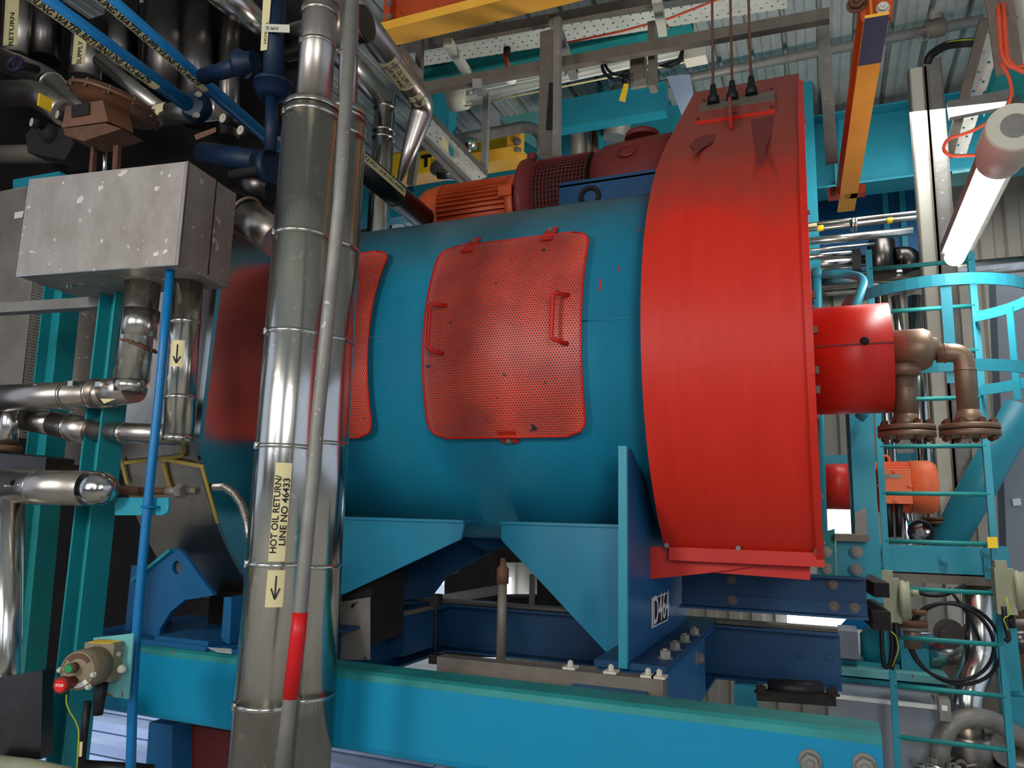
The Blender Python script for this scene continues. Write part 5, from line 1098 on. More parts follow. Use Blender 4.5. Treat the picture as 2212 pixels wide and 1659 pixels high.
hp_('broad clad pipe running behind the ladder toward the right edge', (1745, 612), (2260, 568), 7.9, 34, 'steel')
hp_('thin pale pipe under the broad clad pipe behind the ladder', (1745, 640), (2260, 596), 7.8, 9, 'galv')
T('wall_vessel', 'small dark shiny cylinder beside the teal column on the far wall', 'vessel', [('shell', MB().lathe(Y(1907, 598, 7.6), (0,0,1), [(0,.1),(.0,.12),(.34,.12),(.4,.06)], 24), 'darksteel'), ('elbow', MB().tube([Y(1935, 555, 7.6), Y(1965, 552, 7.6), Y(1975, 590, 7.6)], .09, 18, bend=.15), 'darksteel')])
T('pipe_clamp', 'black pipe clamp joining the shiny wall pipes', 'clamp', [(None, MB().box(tuple(Y(1842, 582, 7.3)), tuple(Y(1858, 540, 7.35))), 'black')])
# lower vertical shiny pipes
for i, (px, w_, t_, bt_) in enumerate(((1918, 24, 640, 1230), (1948, 16, 640, 900), (1990, 26, 640, 1230), (1962, 20, 1030, 1250))):
    T('riser_pipe', ['leftmost', 'slim', 'rightmost', 'lower'][i]+' shiny vertical riser pipe on the far wall behind the ladder', 'pipe', [(None, MB().tube([Y(px-14, t_, 7.9-.1*i), Y(px+18, bt_, 7.9-.1*i)], W(w_, 7.9)/2, 20), 'mirror')])
T('grey_wall_column', 'light grey round column at the right edge of the frame', 'column', [('column', MB().bar(Y(2186, 600, 7.0), Y(2235, 1700, 7.0), .28, .28, (0,1,0)), 'cabinet'), ('small_sign', MB().prism([Y(2187, 1078, 6.8), Y(2204, 1076, 6.8), Y(2206, 1091, 6.8), Y(2189, 1093, 6.8)], (0,-.004,0)), 'white')])
T('diagonal_strut', 'thick teal tubular brace slanting behind the ladder at right', 'brace', [(None, MB().tube([Y(2210, 880, 6.4), Y(2035, 1190, 6.4)], W(60, 6.4)/2, 24), 'teal')])
b = MB().bar(Y(1745, 998, 8.2), Y(2070, 990, 8.2), .2, W(22, 8.2)); T('blue_wall_rail', 'blue horizontal rail on the far wall behind the small orange motor', 'rail', [(None, b, 'teal')])

# ------------------------------------------------------------------ caged ladder
yL = 4.8
sL0, sL1 = Y(1889, 690, yL), Y(1948, 1720, yL); xLl = (Y(1900, 960, yL).x); xLr = Y(2130, 960, yL).x
def stile(x, zt, zb, m): return MB().box((x-.017, yL-.012, zb), (x+.017, yL+.03, zt))
zb__ = Y(1948, 1720, yL).z
parts = [('stile', stile(xLl, Y(1883, 540, yL).z, zb__, 0), 'teal'), ('stile', stile(xLr, Y(2095, 545, yL).z, zb__, 0), 'teal')]
for py in (562, 660, 757, 858, 963, 1068, 1176, 1282, 1393, 1504, 1620):
    z_ = Y(2100+(py-560)*.07, py, yL).z; parts.append(('rung', MB().tube([(xLl, yL, z_), (xLr, yL, z_)], .0125, 12), 'green'))
xm_ = (xLl+xLr)/2; rc3 = .43
for k, py in enumerate((692, 848)):
    z_ = Y(2112, py, yL).z; h = MB(); N_ = 40; vs = []
    for i in range(N_+1):
        a = math.radians(-235+290*i/N_); cx, cy_ = xm_, yL-.45
        for rr, zz_ in ((rc3, z_-.028), (rc3+.008, z_-.028), (rc3+.008, z_+.028), (rc3, z_+.028)): vs.append((cx+rr*math.cos(a), cy_+rr*math.sin(a), zz_))
    h.add(vs, [(4*i+j, 4*i+(j+1)%4, 4*i+4+(j+1)%4, 4*i+4+j) for i in range(N_) for j in range(4)], False)
    a = math.radians(-235+290)
    h.bar((xm_+rc3*math.cos(math.radians(55)), yL-.45+rc3*math.sin(math.radians(55)), z_), (xLr, yL, z_), .008, .056); h.bar((xm_-rc3*math.cos(math.radians(55)), yL-.45+rc3*math.sin(math.radians(55)), z_), (xLl, yL, z_), .008, .056)
    parts.append(('cage_hoop', h, 'teal'))
zh1, zh0 = Y(2112, 692, yL).z, Y(2112, 860, yL).z
for a in (-90, -28, 28, -152):
    an = math.radians(a); p = Vector((xm_+(rc3-.004)*math.cos(an), yL-.45+(rc3-.004)*math.sin(an), 0)); tang = Vector((-math.sin(an), math.cos(an), 0))
    parts.append(('cage_bar', MB().bar(p+Vector((0,0,zh0-.05)), p+Vector((0,0,zh1)), .006, .045, tang), 'teal'))
parts.append(('yellow_tag', MB().prism([Y(2132, 1160, yL-.04), Y(2154, 1160, yL-.04), Y(2156, 1184, yL-.04), Y(2134, 1184, yL-.04)], (0,-.003,0)), 'brightyellow', 'yellow inspection tag'))
T('caged_ladder', 'teal vertical ladder with round safety cage hoops at right', 'ladder', parts)
# handrail
yH = 4.0
T('handrail', 'chipped teal bent handrail tube above the red round cover stub', 'handrail', [('post', MB().tube([Y(1762, 600, yH), Y(1777, 1160, yH)], .0215, 18), 'teal'), ('ball', MB().sphere(Y(1763, 592, yH), .034), 'teal'), ('rail', MB().tube([Y(1766, 592, yH), Y(1835, 592, yH), Y(1868, 602, yH-.1), Y(1842, 680, yH-.3)], .021, 18, bend=.1), 'teal')])
# teal column under stub with bracket and bolts
T('ladder_side_column', 'teal column below the red round cover, with a grey guide plate', 'column', [('column', MB().channel((Y(1865, 1000, 4.3).x, 4.3, Y(1865, 1300, 4.3).z), (Y(1865, 1000, 4.3).x, 4.3, Y(1850, 872, 4.3).z), .11, .08, .01, (1,0,0)), 'teal'), ('thin_leg', MB().box((Y(1832, 1000, 4.35).x, 4.35, Y(1838, 1160, 4.35).z), (Y(1845, 1000, 4.35).x, 4.4, Y(1832, 880, 4.35).z)), 'teal'), ('guide_plate', MB().prism([Y(1847, 1108, 4.2), Y(1871, 1096, 4.2), Y(1873, 1152, 4.2), Y(1847, 1155, 4.2)], (0,.01,0)), 'galv'), ('stay', MB().tube([Y(1876, 880, 4.2), Y(1855, 905, 4.2)], .025, 12), 'teal')])
br1 = MB().prism([Y(1776, 1150, 3.55), Y(1803, 1142, 3.55), Y(1806, 1245, 3.55), Y(1765, 1243, 3.55), Y(1765, 1200, 3.55)], (0,.012,0)); br2 = MB().prism([Y(1806, 1168, 3.58), Y(1872, 1168, 3.58), Y(1872, 1247, 3.58), Y(1808, 1245, 3.58)], (0,.012,0)); tpz = MB().box(tuple(Y(1803, 1168, 3.5)), tuple(Y(1873, 1154, 3.7)))
T('bolted_bracket', 'flaking teal bracket with four big bolts right of the red guard base', 'bracket', [('left_plate', br1, 'green'), ('right_plate', br2, 'teal'), ('top_cap', tpz, 'galvd'), *[('bolt', MB().hexb(Y(px, py, 3.545), (0,-1,0), .018, .016), 'galv') for px, py in ((1785, 1192), (1785, 1228), (1851, 1192), (1850, 1230))]])
# ladder landing crossbeam
yX = 5.3
b = MB(); z0_, z1_ = Y(2000, 1237, yX).z, Y(2000, 1180, yX).z; xa_, xb_ = Y(1896, 1200, yX).x, Y(2150, 1200, yX).x
b.channel((xb_, yX, (z0_+z1_)/2), (xa_, yX, (z0_+z1_)/2), z1_-z0_, .15, .012); lowf = MB().box((xa_, yX-.02, z0_-.06), (xb_, yX+.15, z0_-.01))
T('landing_beam', 'teal crossbeam behind the ladder with bolted ends', 'beam', [('channel', b, 'teal'), ('lower_angle', lowf, 'galvd'), ('end_plate', MB().box((Y(2122, 1200, yX).x, yX-.03, z0_-.02), (xb_+.04, yX, z1_-.03)), 'teal'), *[('bolt', MB().hexb(Y(px, py, yX-.03), (0,-1,0), .02, .015), 'teal') for px, py in ((2039, 1211), (2132, 1195), (2136, 1225), (1912, 1190), (1914, 1222))]])
T('right_column', 'teal angle column at the right, behind the ladder stile', 'column', [(None, MB().bar(Y(2150, 1180, 5.4), Y(2192, 1590, 5.4), .1, W(34, 5.4), (1,0,0)), 'teal')])
T('side_ladder_rail', 'small teal side rail at the lower right edge', 'rail', [('rail', MB().tube([Y(2182, 1498, 5.0), Y(2240, 1502, 5.0)], .015, 10), 'teal'), ('rail', MB().tube([Y(2180, 1345, 5.1), Y(2240, 1345, 5.1)], .02, 10), 'galv')])
T('dark_clad_pipe', 'dark clad pipe ending at the lower right edge of the frame', 'pipe', [(None, MB().tube([Y(2170, 1388, 5.6), Y(2240, 1384, 5.6)], W(42, 5.6)/2, 20), 'darksteel')])
T('dark_back_panel', 'dark brownish machine panel at the lower right edge', 'panel', [(None, MB().box(tuple(Y(2150, 1600, 6.6)), tuple(Y(2250, 1310, 6.7))), 'rust')])
# rotary union, elbow and flanges
yU = 3.53; zU = .68; xU = Y(1924, 760, yU).x
tee = MB().lathe((xU, yU, Y(1950, 757, yU).z), (1,0,0), [(0,.088),(.125,.088),(.15,.075),(.16,.05),(.175,.045)], 32)
xv = Y(1953, 850, yU).x
def leg(mb, x, z1, z0): mb.tube([(x, yU, z1), (x, yU, z0)], .045, 28)
leg1 = MB(); leg1.lathe((xv, yU, Y(1955, 790, yU).z), (0,0,-1), [(0,.075),(.04,.068),(.05,.052)], 28); leg(leg1, xv, Y(1955, 790, yU).z, Y(1960, 905, yU).z)
x2_ = Y(2088, 850, yU).x; zel = Y(2000, 765, yU).z
elb = MB().tube([(xU+.17, yU, zel), (x2_, yU, zel), (x2_, yU, Y(2090, 915, yU).z)], .039, 28, bend=.1)
parts = [('union_body', tee, 'brass'), ('drop_leg', leg1, 'brass', [('joint_ring', MB().torus((xv, yU, Y(1955, 835, yU).z), (0,0,1), .045, .004, 28), 'brass')]), ('elbow', elb, 'brass', [('joint_ring', MB().torus((xU+.2, yU, zel), (1,0,0), .039, .004, 28), 'brass'), ('joint_ring', MB().torus((x2_, yU, Y(2090, 800, yU).z), (0,0,1), .039, .004, 28), 'brass')])]
for x_, py in ((xv, 925), (x2_, 925)):
    zf_ = Y(2020, py-6, yU).z
    neck = MB().lathe((x_, yU, zf_+.06), (0,0,-1), [(0,.042),(.03,.05),(.06,.062)], 28); parts.append(('neck', neck, 'brass'))
    sub = []
    for k in range(8):
        a = 2*math.pi*(k+.5)/8; p = Vector((x_+.088*math.cos(a), yU+.088*math.sin(a), zf_)); hb_ = MB().hexb(p, (0,0,1), .014, .016); hb_.hexb(p-Vector((0,0,.045)), (0,0,-1), .014, .016, False); hb_.cyl(p+Vector((0,0,.01)), p-Vector((0,0,.055)), .008, 8); sub.append(('bolt', hb_, 'rust'))
    parts.append(('flange', MB().lathe((x_, yU, zf_), (0,0,-1), [(0,.11),(.02,.11),(.02,.09),(.026,.09),(.026,.11),(.048,.11)], 40), 'brass', sub))
T('rotary_union', 'aged bronze coloured pipe union with two bolted flanges right of the red round cover', 'pipe fitting', parts)
# small orange motor far behind
yO = 6.0; mz = Y(1930, 1052, yO).z; X_ = lambda px: Y(px, 1050, yO).x; ro = W(96, yO)/2
fn = MB()
for k in range(36):
    a = 2*math.pi*k/36; u = Vector((0, math.cos(a), math.sin(a))); fn.bar(Vector((X_(1882), yO, mz))+u*ro*.92, Vector((X_(1966), yO, mz))+u*ro*.92, .008, .03, u)
T('pump_motor', 'bright orange electric motor with a lifting eye, seen between the red guard and the ladder', 'motor', [('body', MB().lathe((X_(1882), yO, mz), (1,0,0), [(0,ro*.88),(X_(1968)-X_(1882),ro*.88)], 32), 'orange2', [('cooling_fins', fn, 'orange2')]), ('fan_cover', MB().lathe((X_(1965), yO, mz), (1,0,0), [(0,ro*1.04),(X_(2010)-X_(1965),ro*1.04),(X_(2022)-X_(1965),ro*.9)], 32), 'orange2'), ('terminal_box', MB().box((X_(1893), yO-ro-.06, mz-.12), (X_(1962), yO-ro*.6, mz+.12)), 'orange2', [('nameplate', MB().box((X_(1905), yO-ro-.064, mz+.05), (X_(1942), yO-ro-.06, mz+.075)), 'galv'), *[('bolt', MB().hexb((X_(px), yO-ro-.06, mz+dz_), (0,-1,0), .014, .01), 'orange2') for px, dz_ in ((1926, .1), (1926, -.1), (1897, 0), (1957, 0))]]), ('lifting_eye', MB().torus(Y(1912, 993, yO), (0,1,0), .028, .009, 20), 'orange2'), ('cable_gland', MB().tube([Y(1918, 1090, yO-.2), Y(1924, 1160, yO-.2)], [.03,.02], 12), 'black'), ('cable_gland', MB().tube([Y(1942, 1090, yO-.2), Y(1942, 1160, yO-.2)], [.026,.018], 12), 'black')])
T('pump_coupling_guard', 'dull red round guard left of the small orange motor', 'guard', [(None, MB().lathe((Y(1780, 1050, yO).x, yO, mz+.0), (1,0,0), [(0,ro*.92),(Y(1836, 1050, yO).x-Y(1780, 1050, yO).x, ro*.92)], 32), 'red2')])
T('valve_handwheel', 'small grey valve handwheel on the shiny pipework below the orange motor', 'valve', [('wheel', MB().torus(Y(1990, 1150, 6.2), (-.2,-1,0), .075, .014, 24), 'purple'), ('hub', MB().lathe(Y(1990, 1150, 6.25), (-.2,-1,0), [(0,.03),(.08,.03)], 12), 'steel'), ('flange', MB().lathe(Y(2018, 1117, 6.4), (0,0,-1), [(0,.085),(.02,.085),(.02,.06),(.03,.06),(.03,.085),(.05,.085)], 24), 'rust'), ('body', MB().tube([Y(1960, 1150, 6.5), Y(2040, 1150, 6.5)], .09, 20), 'steel')])
# isolator switches on the ladder
def isol(label, px, py, y, cab=True):
    p = Y(px, py, y); pp2 = [('body', MB().box(tuple(p+Vector((-.06,0,-.13))), tuple(p+Vector((.03,.1,.1)))), 'boxgreen', [('top_lug', MB().box(tuple(p+Vector((-.055,0,.1))), tuple(p+Vector((0,.08,.14)))), 'boxgreen')]), ('round_cover', MB().lathe(p+Vector((.03,.05,-.01)), (1,-.1,0), [(0,.1),(.02,.105),(.03,.095),(.05,.1),(.055,.02)], 28), 'boxgreen'), ('knob', MB().tube([p+Vector((.08,.04,-.07)), p+Vector((.15,.03,-.07))], .014, 10), 'rust'), ('knob', MB().tube([p+Vector((.08,.04,.03)), p+Vector((.12,.03,.03))], .018, 10), 'boxgreen'), ('gland', MB().tube([p+Vector((0,.05,-.13)), p+Vector((.0,.05,-.2))], .025, 12), 'black')]
    return T('isolator_switch', label, 'switch', pp2)
isol('grey-green round isolator switch on the left stile of the ladder', 1932, 1292, 4.65)
isol('grey-green round isolator switch at the right edge beside the ladder', 2180, 1272, 4.7)
b = MB().tube([Y(1924, 1345, 4.65), Y(1928, 1400, 4.65), Y(1922, 1440, 4.65), Y(1910, 1442, 4.65), Y(1905, 1400, 4.65), Y(1903, 1300, 4.65)], .012, 10, bend=.05); b.tube([Y(1935, 1345, 4.65), Y(1938, 1400, 4.65), Y(1926, 1446, 4.65)], .012, 10, bend=.05)
T('isolator_cable', 'black cables looping below the left isolator switch', 'cable', [('cable', b, 'black'), ('earth_wire', MB().tube([Y(1924, 1340, 4.6), Y(1921, 1362, 4.6), Y(1935, 1372, 4.6), Y(1942, 1400, 4.6), Y(1928, 1440, 4.6)], .003, 6, bend=.03), 'greenyellow')])
T('isolator_cable', 'green and yellow wire with black cable under the right edge isolator', 'cable', [('cable', MB().tube([Y(2168, 1310, 4.7), Y(2172, 1350, 4.7), Y(2180, 1380, 4.7), Y(2172, 1386, 4.7)], .013, 10, bend=.03), 'black'), ('earth_wire', MB().tube([Y(2174, 1290, 4.65), Y(2182, 1330, 4.65), Y(2166, 1335, 4.65), Y(2178, 1362, 4.65)], .003, 6, bend=.03), 'greenyellow')])
cc = Y(2052, 1386, 5.0)
T('cable_coil', 'black cable coiled in a loop behind the lower ladder rungs', 'cable', [('coil', MB().torus(cc, (0,1,.1), .21, .01, 40), 'black'), ('coil', MB().torus(cc+Vector((.03,.03,-.01)), (0,1,.05), .22, .01, 40), 'black'), ('tail', MB().tube([Y(2050, 1270, 5.0), Y(2100, 1340, 5.0), Y(2118, 1390, 5.0)], .009, 8, bend=.15), 'black')])
T('hanging_cable', 'dark cable sagging under the teal landing beam', 'cable', [(None, MB().tube([Y(1955, 1262, 5.1), Y(1990, 1284, 5.1), Y(2040, 1288, 5.1), Y(2085, 1262, 5.1)], .012, 8, bend=.15), 'black')])
# dark tubes and strut ends right of the guard support beam
T('square_tube_end', 'dark square tube end poking out right of the guard support beam', 'strut', [('tube', MB().bar(Y(1872, 1312, 3.9), Y(1905, 1342, 3.6), .07, .075), 'dark'), ('upper_tube', MB().bar(Y(1868, 1255, 3.9), Y(1905, 1275, 3.65), .06, .06), 'dark')])
T('blue_back_brace', 'bright blue slanting plate behind the square tube end', 'brace', [(None, MB().prism([Y(1868, 1262, 6.2), Y(1900, 1290, 6.2), Y(1905, 1360, 6.2), Y(1808, 1360, 6.2), Y(1866, 1300, 6.2)], (0,.05,0)), 'pipeblue')])
# teal pump base and cabinets at lower right
yK = 5.6
def fb_box(px0, px1, py0, py1, y, d=.3): a, c = Y(px0, py0, y), Y(px1, py1, y); return MB().box((a.x, y, c.z), (c.x, y+d, a.z))
T('machine_frame', 'teal machine base frame below the far pump at lower right', 'machine base', [('upper_frame', fb_box(1815, 1945, 1425, 1462, yK), 'teal'), ('lower_frame', fb_box(1815, 2048, 1462, 1500, yK-.1, .4), 'teal', [('flange', fb_box(1815, 2050, 1458, 1464, yK-.16, .5), 'paleteal')]), ('block', fb_box(1945, 2010, 1402, 1470, yK-.02, .3), 'teal'), ('ledge', fb_box(2010, 2045, 1458, 1480, yK), 'teal')])
T('grey_guard_box', 'plain grey coupling cover beside the dark blue beam end', 'cover', [(None, fb_box(1810, 1856, 1362, 1425, yK-.1), 'cabinet')])
T('teal_pump', 'small teal flanged pump behind the left isolator cable', 'pump', [('casing', MB().lathe(Y(1858, 1392, yK+.1), (1,0,0), [(0,.07),(.04,.11),(.12,.13),(.13,.17),(.16,.17),(.17,.12),(.3,.1)], 28), 'teal')])
T('grey_cabinet', 'large plain grey cabinet behind the right end of the front channel', 'cabinet', [('body', MB().box8([Y(1790, 1502, 5.05), Y(2026, 1528, 5.05), Y(2026, 1528, 5.05)+Vector((0,.6,0)), Y(1790, 1502, 5.05)+Vector((0,.6,0)), Y(1790, 1720, 5.05), Y(2040, 1720, 5.05), Y(2040, 1720, 5.05)+Vector((0,.6,0)), Y(1790, 1720, 5.05)+Vector((0,.6,0))]), 'cabinet'), ('top_lip', MB().bar(Y(1785, 1502, 5.03), Y(2024, 1528, 5.03), .03, .02), 'white')])
T('socket_box', 'small grey box with a square white button beside the grey cabinet', 'box', [('box', fb_box(2028, 2056, 1510, 1560, 4.9, .1), 'galv'), ('button', fb_box(2034, 2047, 1524, 1536, 4.89, .02), 'white')])
T('grey_plinth', 'brown-grey plinth wall behind the ladder at lower right', 'wall', [(None, fb_box(2030, 2215, 1410, 1720, 6.4, .3), 'galvd')])
T('spring_roller', 'dark rubber roller and cradle between the blue beams and front channel', 'roller', [('roller', MB().tube([Y(1660, 1485, 3.3), Y(1780, 1492, 3.3)], .035, 18), 'black'), ('cradle', MB().bar(Y(1636, 1500, 3.25), Y(1806, 1512, 3.25), .08, .03), 'dark'), ('bolt', MB().hexb(Y(1644, 1496, 3.2), (0,0,1), .02, .02), 'dark'), ('bolt', MB().hexb(Y(1798, 1502, 3.2), (0,0,1), .02, .02), 'dark')])
T('teal_stanchion', 'teal support leg glimpsed left of the dark roller', 'leg', [(None, fb_box(1585, 1636, 1478, 1530, 3.8, .1), 'teal')])
# shiny pipework bottom right
T('clad_elbow_stack', 'shiny clad pipe with an angled bend standing behind the lower ladder rungs', 'pipe', [('pipe', MB().tube([Y(2110, 1240, 5.4), Y(2118, 1425, 5.4), Y(2085, 1500, 5.3), Y(2090, 1590, 5.3)], .085, 24, bend=.12), 'steel'), ('collar', MB().lathe(Y(2090, 1588, 5.3), (0,0,-1), [(0,.12),(.03,.125),(.1,.12),(.25,.12)], 28), 'steeld'), ('seam', MB().bar(Y(2100, 1440, 5.2), Y(2080, 1490, 5.2), .01, .01), 'steel')])
T('clad_cross_run', 'shiny clad pipe run with a valve behind the coiled cable', 'pipe', [('pipe', MB().tube([Y(1960, 1405, 5.8), Y(2160, 1405, 5.8)], .11, 24), 'steel'), ('valve_wheel', MB().lathe(Y(2050, 1368, 5.4), (-.1,-1,0), [(0,.02),(0,.085),(.02,.085),(.02,.05),(.05,.05),(.05,.02)], 24), 'darksteel'), ('drop', MB().tube([Y(1985, 1440, 5.7), Y(1998, 1520, 5.7)], .06, 18), 'steel')])
T('flange_pipe', 'brown flanged pipe stub behind the left isolator switch', 'pipe', [('pipe', MB().tube([Y(1968, 1345, 5.0), Y(1972, 1400, 5.0)], .045, 16), 'brass'), ('flange', MB().lathe(Y(1967, 1340, 5.0), (0,0,-1), [(0,.085),(.03,.085)], 20), 'rust'), ('flange', MB().lathe(Y(1967, 1352, 5.0), (0,0,-1), [(0,.08),(.02,.08)], 20), 'galv')])
hz_ = [Y(2027, 1645, 4.98), Y(2034, 1600, 4.98), Y(2055, 1562, 5.0), Y(2098, 1547, 5.02), Y(2142, 1554, 5.05), Y(2185, 1580, 5.1), Y(2235, 1615, 5.15)]
hb2 = MB().tube(hz_, .050, 20, bend=.12); rg = MB()
for i in range(len(hz_)-1):
    for k in range(9):
        q = hz_[i].lerp(hz_[i+1], k/9)
T('braided_hose', 'thick braided steel hose arching over the heap of fittings at lower right', 'hose', [('hose', hb2, 'galv'), ('end_flange', MB().lathe(Y(2026, 1640, 4.98), (-.15,-.2,-1), [(0,.065),(.03,.065),(.03,.12),(.06,.12)], 24), 'steel')])
# the table with loose fittings
tz = Y(2050, 1640, 5.15).z
T('work_bench', 'low bench under the loose fittings at lower right', 'bench', [(None, MB().box((Y(1965, 1640, 5.0).x, 4.9, tz-.12), (Y(2300, 1640, 5.0).x, 6.2, tz-.06)), 'galvd')])
T('loose_flange', 'round loose flange leaning at the back of the bench near the grey cabinet', 'flange', [('disc', MB().lathe(Y(2002, 1606, 5.3), (.3,-1,.2), [(0,.0),(0,.085),(.03,.085),(.03,.05),(.08,.05)], 24), 'brass')])
T('loose_valve', 'grey cast valve body lying on the bench behind the ladder stile', 'valve', [('body', MB().lathe(Y(2120, 1600, 5.5), (.5,-1,.1), [(0,.11),(.03,.11),(.03,.06),(.12,.07),(.2,.06),(.2,.1),(.23,.1)], 24), 'galv'), ('bonnet', MB().lathe(Y(2125, 1610, 5.45), (0,-.3,1), [(0,.05),(.1,.05),(.1,.08),(.13,.08)], 20), 'galv')])
T('loose_valve', 'shiny flanged valve at the right edge of the bench', 'valve', [('body', MB().lathe(Y(2196, 1585, 5.4), (0,0,-1), [(0,.14),(.03,.14),(.03,.1),(.14,.11),(.2,.12)], 28), 'steeld')])
random.seed(11)
for i in range(46):
    px, py = random.uniform(2040, 2135), random.uniform(1618, 1662); p = Z(px, py, tz-.03); 
    a = random.uniform(0, 3.14); d = Vector((math.cos(a), math.sin(a), random.uniform(-.2, .3))); r_ = random.uniform(.008, .02); b = MB()
    if i % 3 == 0: b.hexb(p, d, r_*1.4, r_*1.6)
    else: b.tube([p, p+d*random.uniform(.04, .13)], r_*.7, 8); b.lathe(p, -d, [(0, r_*1.2), (r_, r_*1.2)], 6, False)
    mm_ = ['galv', 'steeld', 'galvd', 'rust', 'cream'][i % 5]; kd = 'nut' if i % 3 == 0 else 'bolt'; cn = {'galv': 'pale grey', 'steeld': 'shiny steel', 'galvd': 'dull brownish', 'rust': 'rusty', 'cream': 'cream coloured'}[mm_]
    T('loose_'+kd, 'loose %s %s in the small heap on the bench behind the lowest rung' % (cn, kd), kd, [(None, b, mm_)], '%s loose %ss on the bench' % (cn, kd))

# ------------------------------------------------------------------ dark pipework at upper left
def npipe(name, label, pts, r, m, parts=(), seg=28, bend=.1): return T(name, label, 'pipe', [('pipe', MB().tube(pts, r, seg, bend=bend), m), *parts])
def coolpipe(name, label, pa, pb, z, r, txt, ta, tb, aoff):
    p, q = Z(*pa, z), Z(*pb, z); d = (q-p).normalized(); cr = -(p.lerp(q, .5)); cr = (cr-d*cr.dot(d)).normalized(); w = d.cross(cr); s_ = 1 if (M3.transposed() @ w).x > 0 else -1
    def at(px_):
        lo, hi = 0, 1
        for _ in range(30):
            m = (lo+hi)/2; c = M3.transposed() @ (p.lerp(q, m))
            if PPX+F_PX*c.x/c.z < px_: lo = m
            else: hi = m
        return p.lerp(q, lo)
    A_, B2 = at(ta), at(tb)
    pc_ = MB().patch(A_, d, r, 0, (B2-A_).length, -s_*10, -s_*75, cr); L_ = (B2-A_).length
    A3 = A_+d*L_*.03; L3 = L_*.90
    def fn(x, y):
        a = -s_*math.radians(aoff)+s_*y/r; return A3+d*x+(cr*math.cos(a)+w*math.sin(a))*(r+.0016)
    t_ = MB().text(txt, fn, r*1.2, bold=.0009, width=L3)
    return T(name, label, 'pipe', [('pipe', MB().tube([p, q], r, 24), 'pipeblue'), ('label_band', pc_, 'label', [('lettering', t_, 'ink')])])
p_ = (20, -30)
coolpipe('cooling_water_pipe', 'blue pipe labelled COOLING WATER RETURN LINE at upper left', (20, -52), (428, 242), 1.75, .033, 'COOLING WATER RETURN/LINE NO.46479', -60, 338, 38)
coolpipe('cooling_water_pipe', 'blue pipe labelled COOLING WATER SUPPLY LINE nearest the valve at upper left', (165, -60), (598, 318), 1.95, .033, 'COOLING WATER SUPPLY/LINE NO.46478', 60, 444, 38)
yG = 3.2
for i, (px, pt_, pb_, w_, m_) in enumerate(((45, -40, 130, 70, 'steeld'), (100, -40, 130, 60, 'darksteel'), (190, 80, 175, 70, 'steeld'), (262, -40, 180, 70, 'darksteel'), (365, -40, 220, 110, 'darksteel'), (430, -40, 260, 90, 'darksteel'), (495, -40, 300, 50, 'darksteel'))):
    l_ = ['clad riser with a RETURN label at the far upper left corner', 'dark clad riser second from the left edge at the top', 'clad riser with a SUPPLY label above the brown actuator', 'dark riser directly above the brown actuator disc', 'broad dark polished riser between the two blue cooling pipes', 'dark polished riser right of the broad one at the top', 'slim dark riser left of the dark blue valve'][i]
    p, q = Y(px+4, pt_, yG+.06*i), Y(px-4, pb_, yG+.06*i); ex_ = []
    if i in (0, 2):
        cr = -Vector((p.x, p.y, 0)).normalized(); d = (q-p).normalized(); w = d.cross(cr); s_ = 1 if w.x > 0 else -1; r__ = W(w_, yG, px, 50)/2
        A_, B2 = on_axis(p, q, 20 if i == 0 else 88), on_axis(p, q, 120 if i == 0 else 158)
        pc_ = MB().patch(A_, d, r__, 0, (B2-A_).length, -s_*58, -s_*10, cr)
        def fn(x, y, B2=B2, d=d, r__=r__, s_=s_, cr=cr, w=w):
            a = -s_*math.radians(28)-s_*y/r__; return B2-d*x+(cr*math.cos(a)+w*math.sin(a))*(r__+.0016)
        ex_ = [('label_band', pc_, 'label', [('lettering', MB().text(['RETURN', 0, 'SUPPLY'][i], fn, .04, bold=.001, width=(B2-A_).length*.7), 'ink')])]
    npipe('clad_riser', l_, [p, q], W(w_, yG, px, 50)/2, m_, ex_)
npipe('clad_header', 'long diagonal clad header with a bright edge behind the dark blue valve', [Z(430, -60, 3.3), Z(620, 110, 3.3)], .1, 'steel')
npipe('clad_header', 'clad header curving behind the brown actuator disc', [Y(-20, 120, 3.0), Y(95, 165, 3.0), Y(150, 215, 3.0), Y(200, 260, 3.0)], .075, 'steeld', [('band', MB().band(Y(112, 182, 3.0), (1,0,-.7), .078, .03, .003), 'steel')])
npipe('clad_header', 'clad pipe slanting right behind the cooling water return label', [Y(215, 130, 3.1), Y(345, 235, 3.1)], .045, 'steeld')
npipe('clad_header', 'shiny horizontal clad header at the left edge above the gauges', [Y(-40, 205, 2.9), Y(75, 200, 2.9), Y(140, 245, 2.9)], .08, 'steeld')
npipe('clad_header', 'pale horizontal pipe at the left edge under the gauges', [Y(-40, 335, 3.0), Y(160, 330, 3.1)], .06, 'galvd')
npipe('clad_header', 'dull supply pipe right of the brown actuator', [Y(330, 250, 3.0), Y(480, 235, 3.0)], .06, 'steeld', [('label_band', MB().patch(Y(345, 249, 3.0), (1,0,0), .061, 0, .09, 40, 130, (0,0,1)), 'label')])
npipe('clad_header', 'dull clad elbow peeking between the stainless box and the tall pipe', [Y(535, 470, 2.35), Y(600, 520, 2.35)], .075, 'steeld', [('ring', MB().torus(Y(532, 466, 2.33), (1,0,-.6), .078, .006, 28), 'brass')])
npipe('clad_header', 'dark sheet-metal clad duct behind the stainless box top right corner', [Y(520, 395, 2.6), Y(600, 410, 2.6)], .08, 'darksteel')
